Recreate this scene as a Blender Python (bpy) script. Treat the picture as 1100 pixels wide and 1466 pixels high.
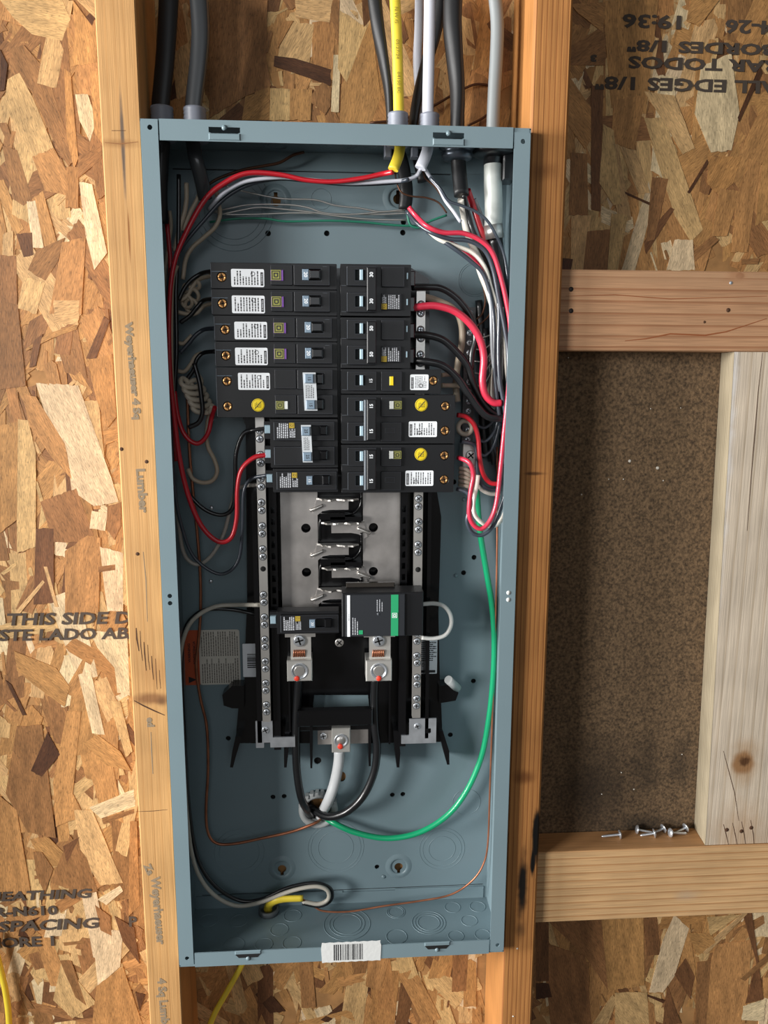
import bpy, math, random
from math import sin, cos, pi, radians
from mathutils import Vector, Matrix
from mathutils.geometry import tessellate_polygon
random.seed(7)
C = bpy.context.scene.collection
for o in list(bpy.data.objects): bpy.data.objects.remove(o)

# ------------------------------------------------------------------ camera, world, light
# all sizes below are millimetres: x to the right, y into the wall, z up; origin = top left front corner of the steel box
S = 0.001; ZO = 1.75
RX, RY, RZ = -1.71623442e-01, 8.00721530e-03, -6.66935554e-02
CAM = Vector((171.60, -778.05, -231.26)); FPX = 1120.0
def _rx(a): return Matrix.Rotation(a, 3, 'X')
def _ry(a): return Matrix.Rotation(a, 3, 'Y')
def _rz(a): return Matrix.Rotation(a, 3, 'Z')
RM = _rx(RX) @ _ry(RY) @ _rz(RZ)
def mm(p): return Vector((p[0]*S, p[1]*S, p[2]*S + ZO))
cam = bpy.data.objects.new('camera', bpy.data.cameras.new('camera')); C.objects.link(cam)
cam.data.sensor_fit = 'HORIZONTAL'; cam.data.sensor_width = 36; cam.data.lens = FPX/1100*36
cam.data.clip_start = 0.01
right, fwd, up = RM.col[0], RM.col[1], RM.col[2]
rot = Matrix((right, up, -fwd)).transposed()
cam.matrix_world = Matrix.Translation(mm(CAM)) @ rot.to_4x4()
scn = bpy.context.scene; scn.camera = cam
scn.view_settings.view_transform = 'Standard'; scn.view_settings.look = 'None'
scn.view_settings.gamma = 1; scn.view_settings.use_curve_mapping = False
scn.view_settings.exposure = -0.1
w = bpy.data.worlds.new('world'); scn.world = w; w.use_nodes = True
w.node_tree.nodes['Background'].inputs[0].default_value = (1.0, 0.95, 0.89, 1)
w.node_tree.nodes['Background'].inputs[1].default_value = 0.11
def area(name, loc, aim, sx, sy, power, col):
    l = bpy.data.lights.new(name, 'AREA'); l.shape = 'RECTANGLE'; l.size = sx; l.size_y = sy
    l.energy = power; l.color = col
    o = bpy.data.objects.new(name, l); C.objects.link(o); o.location = mm(loc)
    o.rotation_euler = (mm(aim)-mm(loc)).to_track_quat('-Z', 'Y').to_euler(); return o
area('open_door_light', (-3000, -830, -60), (0, -500, -330), 0.75, 0.9, 205, (1.0, 0.985, 0.965))
area('window_light', (-2350, -1950, 60), (200, 50, -430), 0.8, 0.9, 112, (1.0, 0.98, 0.95))
area('sheen_fill_light', (330, -2800, 260), (200, 50, -430), 1.5, 1.0, 9, (0.9, 0.95, 1.0))  # unseen fill added behind the camera for metal highlights and enamel sheen

# ------------------------------------------------------------------ helpers
def U(px, py, y):
    """point of the plane at depth y (mm) seen at a pixel of the 1100x1466 frame"""
    d = RM @ Vector(((px-550)/FPX, 1, -(py-733)/FPX)); t = (y-CAM.y)/d.y
    q = CAM + d*t; return (q.x, y, q.z)
def lin(h):
    h = h.lstrip('#'); r = []
    for i in (0, 2, 4):
        c = int(h[i:i+2], 16)/255; r.append(c/12.92 if c <= .04045 else ((c+.055)/1.055)**2.4)
    return (*r, 1)
MATS = {}
def mat(name, col, rough=.5, metal=0, bump=0, bscale=400, var=0, vscale=60, spec=.5, coat=0):
    if name in MATS: return MATS[name]
    m = bpy.data.materials.new(name); m.use_nodes = True; nt = m.node_tree; b = nt.nodes['Principled BSDF']
    c = lin(col) if isinstance(col, str) else (*col, 1)
    b.inputs['Base Color'].default_value = c; b.inputs['Roughness'].default_value = rough
    b.inputs['Metallic'].default_value = metal; b.inputs['Specular IOR Level'].default_value = spec
    b.inputs['Coat Weight'].default_value = coat
    tc = nt.nodes.new('ShaderNodeTexCoord')
    if var:
        n = nt.nodes.new('ShaderNodeTexNoise'); n.inputs['Scale'].default_value = vscale; n.inputs['Detail'].default_value = 4
        nt.links.new(tc.outputs['Object'], n.inputs['Vector'])
        r = nt.nodes.new('ShaderNodeValToRGB'); r.color_ramp.elements[0].position = .3; r.color_ramp.elements[1].position = .7
        r.color_ramp.elements[0].color = tuple(x*(1-var) for x in c[:3])+(1,)
        r.color_ramp.elements[1].color = tuple(min(1, x*(1+var)) for x in c[:3])+(1,)
        nt.links.new(n.outputs['Fac'], r.inputs[0]); nt.links.new(r.outputs[0], b.inputs['Base Color'])
    if bump:
        n = nt.nodes.new('ShaderNodeTexNoise'); n.inputs['Scale'].default_value = bscale; n.inputs['Detail'].default_value = 3
        nt.links.new(tc.outputs['Object'], n.inputs['Vector'])
        bp = nt.nodes.new('ShaderNodeBump'); bp.inputs['Strength'].default_value = bump; bp.inputs['Distance'].default_value = .001
        nt.links.new(n.outputs['Fac'], bp.inputs['Height']); nt.links.new(bp.outputs[0], b.inputs['Normal'])
    MATS[name] = m; return m
def wood(name, light, dark, axis='Z', period=6, dist=3.0, contrast=.6, rough=.65, fine=.25, band='X', squeeze=22):
    """axis = grain direction, period in mm"""
    m = bpy.data.materials.new(name); m.use_nodes = True; nt = m.node_tree; b = nt.nodes['Principled BSDF']
    N, L = nt.nodes, nt.links
    tc = N.new('ShaderNodeTexCoord'); mp = N.new('ShaderNodeMapping'); k = 1000/period
    sc = [k, k, k]; sc['XYZ'.index(axis)] = k/squeeze; mp.inputs['Scale'].default_value = sc
    L.new(tc.outputs['Object'], mp.inputs[0])
    wv = N.new('ShaderNodeTexWave'); wv.bands_direction = band; wv.wave_profile = 'SAW'
    wv.inputs['Scale'].default_value = .314; wv.inputs['Distortion'].default_value = dist*1.5
    wv.inputs['Detail'].default_value = 2; wv.inputs['Detail Scale'].default_value = .22
    L.new(mp.outputs[0], wv.inputs['Vector'])
    r = N.new('ShaderNodeValToRGB'); e = r.color_ramp.elements
    e[0].position = .0; e[0].color = lin(light); e[1].position = 1; e[1].color = lin(dark)
    e2 = r.color_ramp.elements.new(.72); a, c2 = lin(light), lin(dark)
    e2.color = tuple(a[i]*(1-.25*contrast)+c2[i]*.25*contrast for i in range(4))
    L.new(wv.outputs['Fac'], r.inputs[0])
    n = N.new('ShaderNodeTexNoise'); mp2 = N.new('ShaderNodeMapping'); s2 = [900, 900, 900]; s2['XYZ'.index(axis)] = 18
    mp2.inputs['Scale'].default_value = s2; L.new(tc.outputs['Object'], mp2.inputs[0]); L.new(mp2.outputs[0], n.inputs['Vector'])
    n.inputs['Scale'].default_value = 1; n.inputs['Detail'].default_value = 3
    big = N.new('ShaderNodeTexNoise'); big.inputs['Scale'].default_value = 14; L.new(tc.outputs['Object'], big.inputs['Vector'])
    mx0 = N.new('ShaderNodeMix'); mx0.data_type = 'RGBA'; mx0.inputs[6].default_value = lin(light); L.new(r.outputs[0], mx0.inputs[7]); mx0.inputs[0].default_value = contrast
    def mul(prev, fac_out, lo, hi):
        mr = N.new('ShaderNodeMapRange'); mr.inputs['From Min'].default_value = .3; mr.inputs['From Max'].default_value = .7
        mr.inputs['To Min'].default_value = lo; mr.inputs['To Max'].default_value = hi; L.new(fac_out, mr.inputs[0])
        mx = N.new('ShaderNodeMix'); mx.data_type = 'RGBA'; mx.blend_type = 'MULTIPLY'; mx.inputs[0].default_value = 1
        L.new(prev, mx.inputs[6]); cb = N.new('ShaderNodeCombineColor')
        for i in range(3): L.new(mr.outputs[0], cb.inputs[i])
        L.new(cb.outputs[0], mx.inputs[7]); return mx.outputs[2]
    c = mul(mx0.outputs[2], n.outputs['Fac'], 1-fine, 1+fine*.4); c = mul(c, big.outputs['Fac'], .86, 1.1)
    L.new(c, b.inputs['Base Color']); b.inputs['Roughness'].default_value = rough; b.inputs['Specular IOR Level'].default_value = .3
    bp = N.new('ShaderNodeBump'); bp.inputs['Strength'].default_value = .35; bp.inputs['Distance'].default_value = .0006
    L.new(n.outputs['Fac'], bp.inputs['Height']); L.new(bp.outputs[0], b.inputs['Normal'])
    MATS[name] = m; return m

def stain(m, c, r, col, soft=.5, noise=.35, strength=1, nscale=60):
    """a mark of its own shape in a wooden surface: ellipsoid at c (mm from the object centre) with radii r (mm)"""
    nt = m.node_tree; N, L = nt.nodes, nt.links; b = N['Principled BSDF']; prev = b.inputs['Base Color'].links[0].from_socket
    tc = N.new('ShaderNodeTexCoord'); mp = N.new('ShaderNodeMapping'); mp.vector_type = 'POINT'
    mp.inputs['Scale'].default_value = tuple(1/(x*S) for x in r); mp.inputs['Location'].default_value = tuple(-c[i]/r[i] for i in range(3))
    L.new(tc.outputs['Object'], mp.inputs[0]); ln = N.new('ShaderNodeVectorMath'); ln.operation = 'LENGTH'; L.new(mp.outputs[0], ln.inputs[0])
    n = N.new('ShaderNodeTexNoise'); n.inputs['Scale'].default_value = nscale; n.inputs['Detail'].default_value = 4; L.new(tc.outputs['Object'], n.inputs['Vector'])
    ad = N.new('ShaderNodeMath'); ad.operation = 'MULTIPLY_ADD'; L.new(n.outputs['Fac'], ad.inputs[0]); ad.inputs[1].default_value = noise*2; L.new(ln.outputs['Value'], ad.inputs[2])
    mr = N.new('ShaderNodeMapRange'); mr.interpolation_type = 'SMOOTHSTEP'; mr.inputs['From Min'].default_value = 1-soft+noise; mr.inputs['From Max'].default_value = 1+noise; mr.inputs['To Min'].default_value = strength; mr.inputs['To Max'].default_value = 0
    L.new(ad.outputs[0], mr.inputs[0]); mx = N.new('ShaderNodeMix'); mx.data_type = 'RGBA'; L.new(mr.outputs[0], mx.inputs[0]); L.new(prev, mx.inputs[6]); mx.inputs[7].default_value = lin(col); L.new(mx.outputs[2], b.inputs['Base Color'])
def stain_at(o, px, py, y, rx, rz, col, **k):
    p = U(px, py, y); c = WO[o.name]; stain(o.data.materials[0], (p[0]-c.x, y-c.y, p[2]-c.z), (rx, 12, rz), col, **k)

class MB:
    def __init__(s): s.v = []; s.f = []; s.sm = []
    def add(s, vs, fs, smooth=False):
        n = len(s.v); s.v += [tuple(v) for v in vs]; s.f += [tuple(n+i for i in f) for f in fs]; s.sm += [smooth]*len(fs); return s
    def box(s, x0, x1, y0, y1, z0, z1, ch=0):
        x0, x1 = sorted((x0, x1)); y0, y1 = sorted((y0, y1)); z0, z1 = sorted((z0, z1))
        if ch:   # chamfered front face (towards -y)
            c = min(ch, (x1-x0)/3, (z1-z0)/3)
            a = [(x0, y1, z0), (x1, y1, z0), (x1, y1, z1), (x0, y1, z1)]
            b = [(x0, y0+c, z0), (x1, y0+c, z0), (x1, y0+c, z1), (x0, y0+c, z1)]
            d = [(x0+c, y0, z0+c), (x1-c, y0, z0+c), (x1-c, y0, z1-c), (x0+c, y0, z1-c)]
            fs = [(3, 2, 1, 0), (8, 9, 10, 11)]
            for k in (0, 4):
                for i in range(4): j = (i+1) % 4; fs.append((k+i, k+j, k+4+j, k+4+i))
            return s.add(a+b+d, fs)
        v = [(x, y, z) for x in (x0, x1) for y in (y0, y1) for z in (z0, z1)]
        return s.add(v, [(0, 1, 3, 2), (4, 6, 7, 5), (0, 4, 5, 1), (2, 3, 7, 6), (0, 2, 6, 4), (1, 5, 7, 3)])
    def plate(s, out, holes, y0, y1):
        """flat shape in the x-z plane with holes, from y0 (front) to y1"""
        loops = [out]+list(holes); tri = tessellate_polygon([[Vector((x, z, 0)) for x, z in l] for l in loops])
        pts = [p for l in loops for p in l]; n = len(pts)
        vs = [(x, y0, z) for x, z in pts]+[(x, y1, z) for x, z in pts]; fs = []
        for t in tri:
            fs.append(tuple(t)); fs.append(tuple(i+n for i in reversed(t)))
        k = 0
        for l in loops:
            m = len(l)
            for i in range(m): j = (i+1) % m; fs.append((k+i, k+j, n+k+j, n+k+i))
            k += m
        return s.add(vs, fs)
    def lathe(s, c, axis, prof, n=20, smooth=True, cap=True):
        """prof = [(r, h)], h measured along axis"""
        a = Vector(axis).normalized(); t = Vector((0, 0, 1)) if abs(a.z) < .9 else Vector((1, 0, 0))
        e1 = a.cross(t).normalized(); e2 = a.cross(e1); c = Vector(c); vs = []; fs = []
        for r, h in prof:
            for i in range(n): q = 2*pi*i/n; vs.append(c+a*h+e1*(r*cos(q))+e2*(r*sin(q)))
        for k in range(len(prof)-1):
            for i in range(n): j = (i+1) % n; fs.append((k*n+i, k*n+j, (k+1)*n+j, (k+1)*n+i))
        if cap: fs.append(tuple(range(n))[::-1]); fs.append(tuple(range((len(prof)-1)*n, len(prof)*n)))
        return s.add(vs, fs, smooth)
    def tube(s, pts, r, n=10, sub=6, flat=1.0, twist=0.0, rr=None):
        P = [Vector(p) for p in pts]
        if len(P) > 2 and sub > 1:
            Q = [P[0]*2-P[1]]+P+[P[-1]*2-P[-2]]; out = []
            for i in range(1, len(Q)-2):
                a, b, c, d = Q[i-1], Q[i], Q[i+1], Q[i+2]
                for k in range(sub):
                    t = k/sub; out.append(.5*((2*b)+(c-a)*t+(2*a-5*b+4*c-d)*t*t+(3*b-a-3*c+d)*t**3))
            out.append(P[-1]); P = out
        m = len(P); T = [(P[min(i+1, m-1)]-P[max(i-1, 0)]).normalized() for i in range(m)]
        t0 = T[0]; e = t0.cross(Vector((0, 1, 0)))
        if e.length < .1: e = t0.cross(Vector((1, 0, 0)))
        e.normalize(); vs = []; fs = []
        for i in range(m):
            e = (e-T[i]*e.dot(T[i])).normalized(); f = T[i].cross(e)
            R = r if rr is None else r*(rr[0]+(rr[1]-rr[0])*i/(m-1)); tw = twist*i/(m-1)
            for k in range(n):
                q = 2*pi*k/n; a, b = R*cos(q), R*flat*sin(q)
                a, b = a*cos(tw)-b*sin(tw), a*sin(tw)+b*cos(tw)
                vs.append(P[i]+e*a+f*b)
        for i in range(m-1):
            for k in range(n): j = (k+1) % n; fs.append((i*n+k, i*n+j, (i+1)*n+j, (i+1)*n+k))
        s.add(vs, fs, True); k = len(s.v)-len(vs)
        s.f += [tuple(k+i for i in range(n))[::-1], tuple(k+(m-1)*n+i for i in range(n))]; s.sm += [False, False]; return s
    def torus(s, c, axis, R, r, n=32, m=8, a0=0, a1=2*pi):
        a = Vector(axis).normalized(); t = Vector((0, 0, 1)) if abs(a.z) < .9 else Vector((1, 0, 0))
        e1 = a.cross(t).normalized(); e2 = a.cross(e1); full = abs(a1-a0-2*pi) < 1e-6; c = Vector(c)
        pts = [c+e1*(R*cos(a0+(a1-a0)*i/n))+e2*(R*sin(a0+(a1-a0)*i/n)) for i in range(n+(0 if full else 1))]
        vs = []; fs = []
        for i, p in enumerate(pts):
            d = (p-c).normalized()
            for k in range(m): q = 2*pi*k/m; vs.append(p+d*(r*cos(q))+a*(r*sin(q)))
        N = len(pts)
        for i in range(N if full else N-1):
            for k in range(m):
                j = (k+1) % m; i2 = (i+1) % N; fs.append((i*m+k, i*m+j, i2*m+j, i2*m+k))
        return s.add(vs, fs, True)
WO = {}
def obj(name, mb, material, parent=None, kind=None, label=None, cat=None, group=None, base=False):
    xs = [v[0] for v in mb.v]; ys = [v[1] for v in mb.v]; zs = [v[2] for v in mb.v]
    c = Vector(((min(xs)+max(xs))/2, (min(ys)+max(ys))/2, (min(zs)+max(zs))/2))
    me = bpy.data.meshes.new(name)
    me.from_pydata([((v[0]-c.x)*S, (v[1]-c.y)*S, (v[2]-c.z)*S) for v in mb.v], [], mb.f)
    me.polygons.foreach_set('use_smooth', mb.sm); me.validate(); fixn(me)
    me.materials.append(material)
    return put(name, me, c, parent, kind, label, cat, group)
def fixn(me):
    import bmesh
    b = bmesh.new(); b.from_mesh(me); bmesh.ops.recalc_face_normals(b, faces=b.faces); b.to_mesh(me); b.free()
def put(name, me, c, parent=None, kind=None, label=None, cat=None, group=None):
    o = bpy.data.objects.new(name, me); C.objects.link(o)
    if parent is not None: o.parent = parent; o.location = (c-WO[parent.name])*S
    else: o.location = mm(c)
    WO[o.name] = Vector(c)
    if kind: o['kind'] = kind
    if label: o['label'] = label
    if cat: o['category'] = cat
    if group: o['group'] = group
    return o
def thing(name, label, cat, loc, group=None, kind=None):
    return put(name, None, Vector(loc), None, kind, label, cat, group)
def rect(x0, x1, z0, z1, r=0, n=3):
    x0, x1 = sorted((x0, x1)); z0, z1 = sorted((z0, z1))
    if not r: return [(x0, z0), (x1, z0), (x1, z1), (x0, z1)]
    o = []
    for cx, cz, a in ((x1-r, z0+r, -pi/2), (x1-r, z1-r, 0), (x0+r, z1-r, pi/2), (x0+r, z0+r, pi)):
        for i in range(n+1): q = a+pi/2*i/n; o.append((cx+r*cos(q), cz+r*sin(q)))
    return o
def circ(x, z, r, n=14): return [(x+r*cos(2*pi*i/n), z+r*sin(2*pi*i/n)) for i in range(n)]
def text(s, x, z, size, ang, y, material, parent, name='lettering', ext=.06, sx=1, bold=0, align='CENTER', shear=0, spacing=1):
    """flat print standing on the plane at depth y; (x, z) = centre of the line"""
    cu = bpy.data.curves.new('t', 'FONT'); cu.body = s; cu.size = size*S*1.38; cu.extrude = ext*S; cu.offset = bold*S
    cu.align_x = align; cu.align_y = 'CENTER'; cu.shear = shear; cu.space_character = spacing; cu.resolution_u = 2
    t = bpy.data.objects.new('t', cu); me = bpy.data.meshes.new_from_object(t); bpy.data.objects.remove(t)
    me.transform(Matrix.Rotation(pi/2, 4, 'X') @ Matrix.Rotation(radians(ang), 4, 'Z') @ Matrix.Diagonal((sx, 1, 1, 1)))
    me.materials.clear(); me.materials.append(material)
    return put(name, me, Vector((x, y, z)), parent)
def dashes(mb, x0, x1, z0, z1, y, rows, vertical=True, seed=1, th=.55, fill=.8, word=(1.2, 4)):
    """rows of small printed words too fine to read in the photograph"""
    r = random.Random(seed)
    for i in range(rows):
        t = (i+.5)/rows
        if vertical: c = x0+(x1-x0)*t; p, e, step = z0, z1, (x1-x0)/rows
        else: c = z0+(z1-z0)*t; p, e, step = x0, x1, (z1-z0)/rows
        h = abs(step)*th/2; e = p+(e-p)*(fill if r.random() < .35 else 1)
        while p < e:
            q = min(e, p+r.uniform(*word))
            if vertical: mb.box(c-h, c+h, y-.04, y, p, q)
            else: mb.box(p, q, y-.04, y, c-h, c+h)
            p = q+.5
    return mb

# ------------------------------------------------------------------ materials
paint = mat('grey_enamel', '#75888f', .36, bump=.05, bscale=900, var=.04, vscale=8)
hole_m = mat('dark_hole', '#0b0b0b', .9)
plastic = mat('black_plastic', '#101114', .45, bump=.08, bscale=1500)
gloss = mat('glossy_black_plastic', '#0c0c0e', .22)
tin = mat('tinned_aluminium', '#d6d3ce', .36, .85, bump=.05, bscale=300, var=.10, vscale=30)
bus = mat('brushed_bus_metal', '#cbc6c2', .38, .85, bump=.06, bscale=500, var=.3, vscale=26)
zinc = mat('zinc_plate', '#d3d8de', .3, .75, var=.15, vscale=80)
lugm = mat('lug_aluminium', '#e2e0da', .42, .75, bump=.06, bscale=600)
brass = mat('copper_screw', '#dba468', .36, .7, var=.2, vscale=200)
copper = mat('bare_copper', '#a86c50', .40, .7, var=.25, vscale=60)
darkcu = mat('oxidised_copper', '#5a3c2c', .5, .7)
steelw = mat('dull_aluminium_wire', '#c8c5c0', .32, .8)
sticker = mat('sticker_white', '#f3f7fb', .5)
stickerg = mat('sticker_cream', '#cfcabf', .55)
ink = mat('black_ink', '#2a2a2c', .8)
inkw = mat('white_print', '#c9ccd2', .6)
olive = mat('olive_label', '#8f8f45', .6)
yellowl = mat('yellow_label', '#e3c136', .5)
yel = mat('bright_yellow_button', '#efd21f', .45)
purple = mat('purple_button', '#7a4fa0', .5)
white_p = mat('white_plastic', '#dde0dc', .45)
greyt = mat('blue_grey_toggle', '#76899a', .45)
blut = mat('pale_blue_toggle', '#a5bfcc', .4)
red = mat('red_insulation', '#c21f2c', .34, coat=.2)
pink = mat('bright_red_insulation', '#d3344c', .34, coat=.2)
blk = mat('black_insulation', '#17181a', .32, coat=.3)
gry = mat('slate_insulation', '#3a414b', .32, coat=.3)
wht = mat('white_insulation', '#f2ecdf', .4)
tan = mat('ivory_insulation', '#b3a48f', .45)
grn = mat('green_insulation', '#12a06c', .35, coat=.2)
dgrn = mat('dark_green_insulation', '#2b7f66', .4)
yelc = mat('yellow_cable', '#e8cf3f', .42)
whtc = mat('white_cable_jacket', '#d5d8e2', .42)
blkc = mat('black_cable_jacket', '#1a1b1d', .45, coat=.1, bump=.1, bscale=60)
gryc = mat('grey_cable_jacket', '#868b8c', .45, bump=.1, bscale=60)
conn = mat('grey_connector_plastic', '#858a96', .45)
redp = mat('red_paint', '#f0432c', .5)
orange = mat('orange_label', '#c2562f', .55)
green_s = mat('green_stripe', '#28a06a', .5)
char = mat('charcoal_face', '#25282d', .5)
pvcg = mat('bushing_grey', '#a9adad', .5)
inkO = mat('board_stamp_ink', '#4a4038', .85)
inkS = mat('stud_stamp_ink', '#8d7a62', .85)
orangew = mat('wood_seen_through', '#8a5a2c', .8)
pine_l = wood('pine_face_light', '#c99a63', '#b07e48', 'Z', 9, 3.5, .5, fine=.16)
pine_side = wood('pine_side', '#b98a55', '#94652f', 'Z', 7, 3, .6, band='Y')
pine_r = wood('pine_face_grained', '#bd834a', '#763f1c', 'Z', 5.2, 2.2, .85, squeeze=30)
pine_b = wood('pine_block_pinkish', '#b88e6b', '#8c5736', 'X', 11, 3.6, .8, band='Z', squeeze=14)
pine_c = wood('pine_block_yellowish', '#cda779', '#a06b3c', 'X', 9, 3.0, .8, band='Z', squeeze=20)
pale = wood('weathered_pale_board', '#cfc0ac', '#a8957c', 'Z', 14, 4, .7, squeeze=10)
palex = wood('weathered_board_edge', '#a99d85', '#85745a', 'Z', 5, 1.5, .8, band='Y', squeeze=30)

# oriented strand board: strands carry their tone and grain as mesh data
def strand_material(name):
    m = bpy.data.materials.new(name); m.use_nodes = True; nt = m.node_tree; N, L = nt.nodes, nt.links; b = N['Principled BSDF']
    at = N.new('ShaderNodeAttribute'); at.attribute_name = 'tone'; uv = N.new('ShaderNodeUVMap'); uv.uv_map = 'grain'
    def noise(sx, sy, det):
        mp = N.new('ShaderNodeMapping'); mp.inputs['Scale'].default_value = (sx, sy, 1); L.new(uv.outputs[0], mp.inputs[0])
        n = N.new('ShaderNodeTexNoise'); n.inputs['Scale'].default_value = 1; n.inputs['Detail'].default_value = det; L.new(mp.outputs[0], n.inputs['Vector']); return n.outputs['Fac']
    def mul(prev, f, a, c, lo, hi):
        mr = N.new('ShaderNodeMapRange'); mr.inputs['From Min'].default_value = a; mr.inputs['From Max'].default_value = c
        mr.inputs['To Min'].default_value = lo; mr.inputs['To Max'].default_value = hi; L.new(f, mr.inputs[0])
        cb = N.new('ShaderNodeCombineColor')
        for i in range(3): L.new(mr.outputs[0], cb.inputs[i])
        mx = N.new('ShaderNodeMix'); mx.data_type = 'RGBA'; mx.blend_type = 'MULTIPLY'; mx.inputs[0].default_value = 1
        L.new(prev, mx.inputs[6]); L.new(cb.outputs[0], mx.inputs[7]); return mx.outputs[2]
    f1 = noise(1100, 130, 3); f2 = noise(110, 22, 2); f3 = noise(420, 230, 1)
    c = mul(at.outputs['Color'], f1, .3, .7, .60, 1.2); c = mul(c, f2, .3, .7, .74, 1.18); c = mul(c, f3, .30, .38, .72, 1)
    L.new(c, b.inputs['Base Color']); b.inputs['Roughness'].default_value = .6; b.inputs['Specular IOR Level'].default_value = .35
    bp = N.new('ShaderNodeBump'); bp.inputs['Strength'].default_value = .5; bp.inputs['Distance'].default_value = .0004
    L.new(f1, bp.inputs['Height']); L.new(bp.outputs[0], b.inputs['Normal']); return m
strand_m = strand_material('pressed_wood_strand')
TONES = {'w': '#e5cba2', 'l': '#d3ac76', 'm': '#bd8b55', 'b': '#9b6e44', 'd': '#7a5233', 'k': '#563621', 'o': '#b98550'}
def flake_data(poly, tone, ydep, grain=None, rag=.6, tilt=(0, 0)):
    """poly in mm (x,z) -> verts, faces, uv, colour"""
    cx = sum(p[0] for p in poly)/len(poly); cz = sum(p[1] for p in poly)/len(poly)
    if grain is None:
        sxx = sum((p[0]-cx)**2 for p in poly); szz = sum((p[1]-cz)**2 for p in poly); sxz = sum((p[0]-cx)*(p[1]-cz) for p in poly)
        grain = .5*math.atan2(2*sxz, sxx-szz)
    gx, gz = cos(grain), sin(grain); pts = []
    for i, p in enumerate(poly):
        q = poly[(i+1) % len(poly)]; L = math.hypot(q[0]-p[0], q[1]-p[1])
        al = abs((q[0]-p[0])*gx+(q[1]-p[1])*gz)/(L+1e-6); n = max(1, int(L/(14 if al > .7 else 3.5)))
        pts.append(p)
        for k in range(1, n):
            t = k/n; j = random.uniform(-1, 1)*(rag*.5 if al > .7 else rag*2)
            pts.append((p[0]+(q[0]-p[0])*t+(gx*j if al <= .7 else -gz*j), p[1]+(q[1]-p[1])*t+(gz*j if al <= .7 else gx*j)))
    hf = lambda x, z: ydep+(x-cx)*tilt[0]+(z-cz)*tilt[1]
    n = len(pts); tri = tessellate_polygon([[Vector((x, z, 0)) for x, z in pts]])
    vs = [(x, hf(x, z), z) for x, z in pts]+[(x, hf(x, z)+.9, z) for x, z in pts]; fs = [tuple(t) for t in tri]
    fs += [(i, (i+1) % n, n+(i+1) % n, n+i) for i in range(n)]
    ou, ov = random.uniform(0, 9), random.uniform(0, 9)
    uv = [(((-(v[0]-cx)*gz+(v[2]-cz)*gx)*S+ou), ((v[0]-cx)*gx+(v[2]-cz)*gz)*S+ov) for v in vs]
    c = lin(TONES[tone]) if isinstance(tone, str) else tone
    j = random.uniform(.9, 1.08)
    return vs, fs, uv, (c[0]*j, c[1]*j*random.uniform(.97, 1.03), c[2]*j, 1)
def flake_obj(name, datas, parent, kind=None):
    vs, fs, uvs, cols = [], [], [], []
    for v, f, u, c in datas:
        k = len(vs); vs += v; fs += [tuple(k+i for i in q) for q in f]; uvs += u; cols += [c]*len(v)
    c0 = Vector((sum(v[0] for v in vs)/len(vs), 101, sum(v[2] for v in vs)/len(vs)))
    me = bpy.data.meshes.new(name); me.from_pydata([((v[0]-c0.x)*S, (v[1]-c0.y)*S, (v[2]-c0.z)*S) for v in vs], [], fs)
    ul = me.uv_layers.new(name='grain'); ca = me.attributes.new('tone', 'FLOAT_COLOR', 'POINT')
    li = [0]*len(me.loops); me.loops.foreach_get('vertex_index', li)
    ul.data.foreach_set('uv', [x for i in li for x in uvs[i]]); ca.data.foreach_set('color', [x for c in cols for x in c])
    me.materials.append(strand_m)
    return put(name, me, c0, parent, kind)

# ------------------------------------------------------------------ the wall: strand board with its strands
wm = MB().box(-500, 900, 102, 113, -1750, 330)
wall = obj('wall_back', wm, mat('board_core', '#a87c4c', .8, var=.25, vscale=50), kind='structure')
wall['label'] = 'oriented strand board sheathing behind the studs and the grey box'
zones = [(-140, -30, -1060, 190), (5, 368, -20, 200), (5, 368, -1060, -860), (398, 700, -125, 210), (398, 700, -1080, -850), (700, 760, -1080, 210), (-400, -140, -1060, 190)]
def rnd_flake(z, Lr, Wr, lev, ):
    x = random.uniform(z[0], z[1]); zz = random.uniform(z[2], z[3]); L = random.uniform(*Lr); W = random.uniform(*Wr)
    a = pi/2+random.gauss(0, .38)
    if random.random() < .14: a = random.uniform(0, pi)
    ux, uz = cos(a), sin(a); vx, vz = -uz, ux; h, k = L/2, W/2
    e = [random.uniform(.6, 1.1) for _ in range(4)]; sk = random.uniform(-.5, .5)*W
    loc = [(-h+sk, -k*e[0]), (h-sk*random.uniform(-1, 1), -k*e[1]), (h, k*e[2]), (-h, k*e[3])]
    if random.random() < .4: loc.insert(2, (h+W*.3, random.uniform(-.4, .4)*W))
    poly = [(x+p*ux+q*vx, zz+p*uz+q*vz) for p, q in loc]
    t = random.choices('wlmbdko', (5, 22, 38, 22, 5, 1, 7))[0]
    if z[0] > 390 and z[3] > 0 and t in 'bd' and random.random() < .6: t = random.choice('wlm')
    return poly, t, lev, a
stuff = []
for z in zones:
    A = (z[1]-z[0])*(z[3]-z[2])
    for i in range(int(A/330)): p, t, l, a = rnd_flake(z, (30, 90), (9, 28), 0); stuff.append(flake_data(p, t, random.uniform(101.0, 101.8), a, tilt=(random.gauss(0, .004), random.gauss(0, .004))))
    for i in range(int(A/2200)):
        p, t, l, a = rnd_flake(z, (10, 30), (2, 6), 0); stuff.append(flake_data(p, t, random.uniform(100.7, 101.3), a))
flake_obj('small_strands', stuff, wall, 'stuff')
for z, n in zip(zones[:5], (62, 36, 24, 44, 30)):
    for i in range(n):
        p, t, l, a = rnd_flake(z, (50, 130), (14, 38), 0)
        flake_obj('strand', [flake_data(p, t, random.uniform(100.45, 100.95), a, tilt=(random.gauss(0, .003), random.gauss(0, .0015)))], wall)
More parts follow.
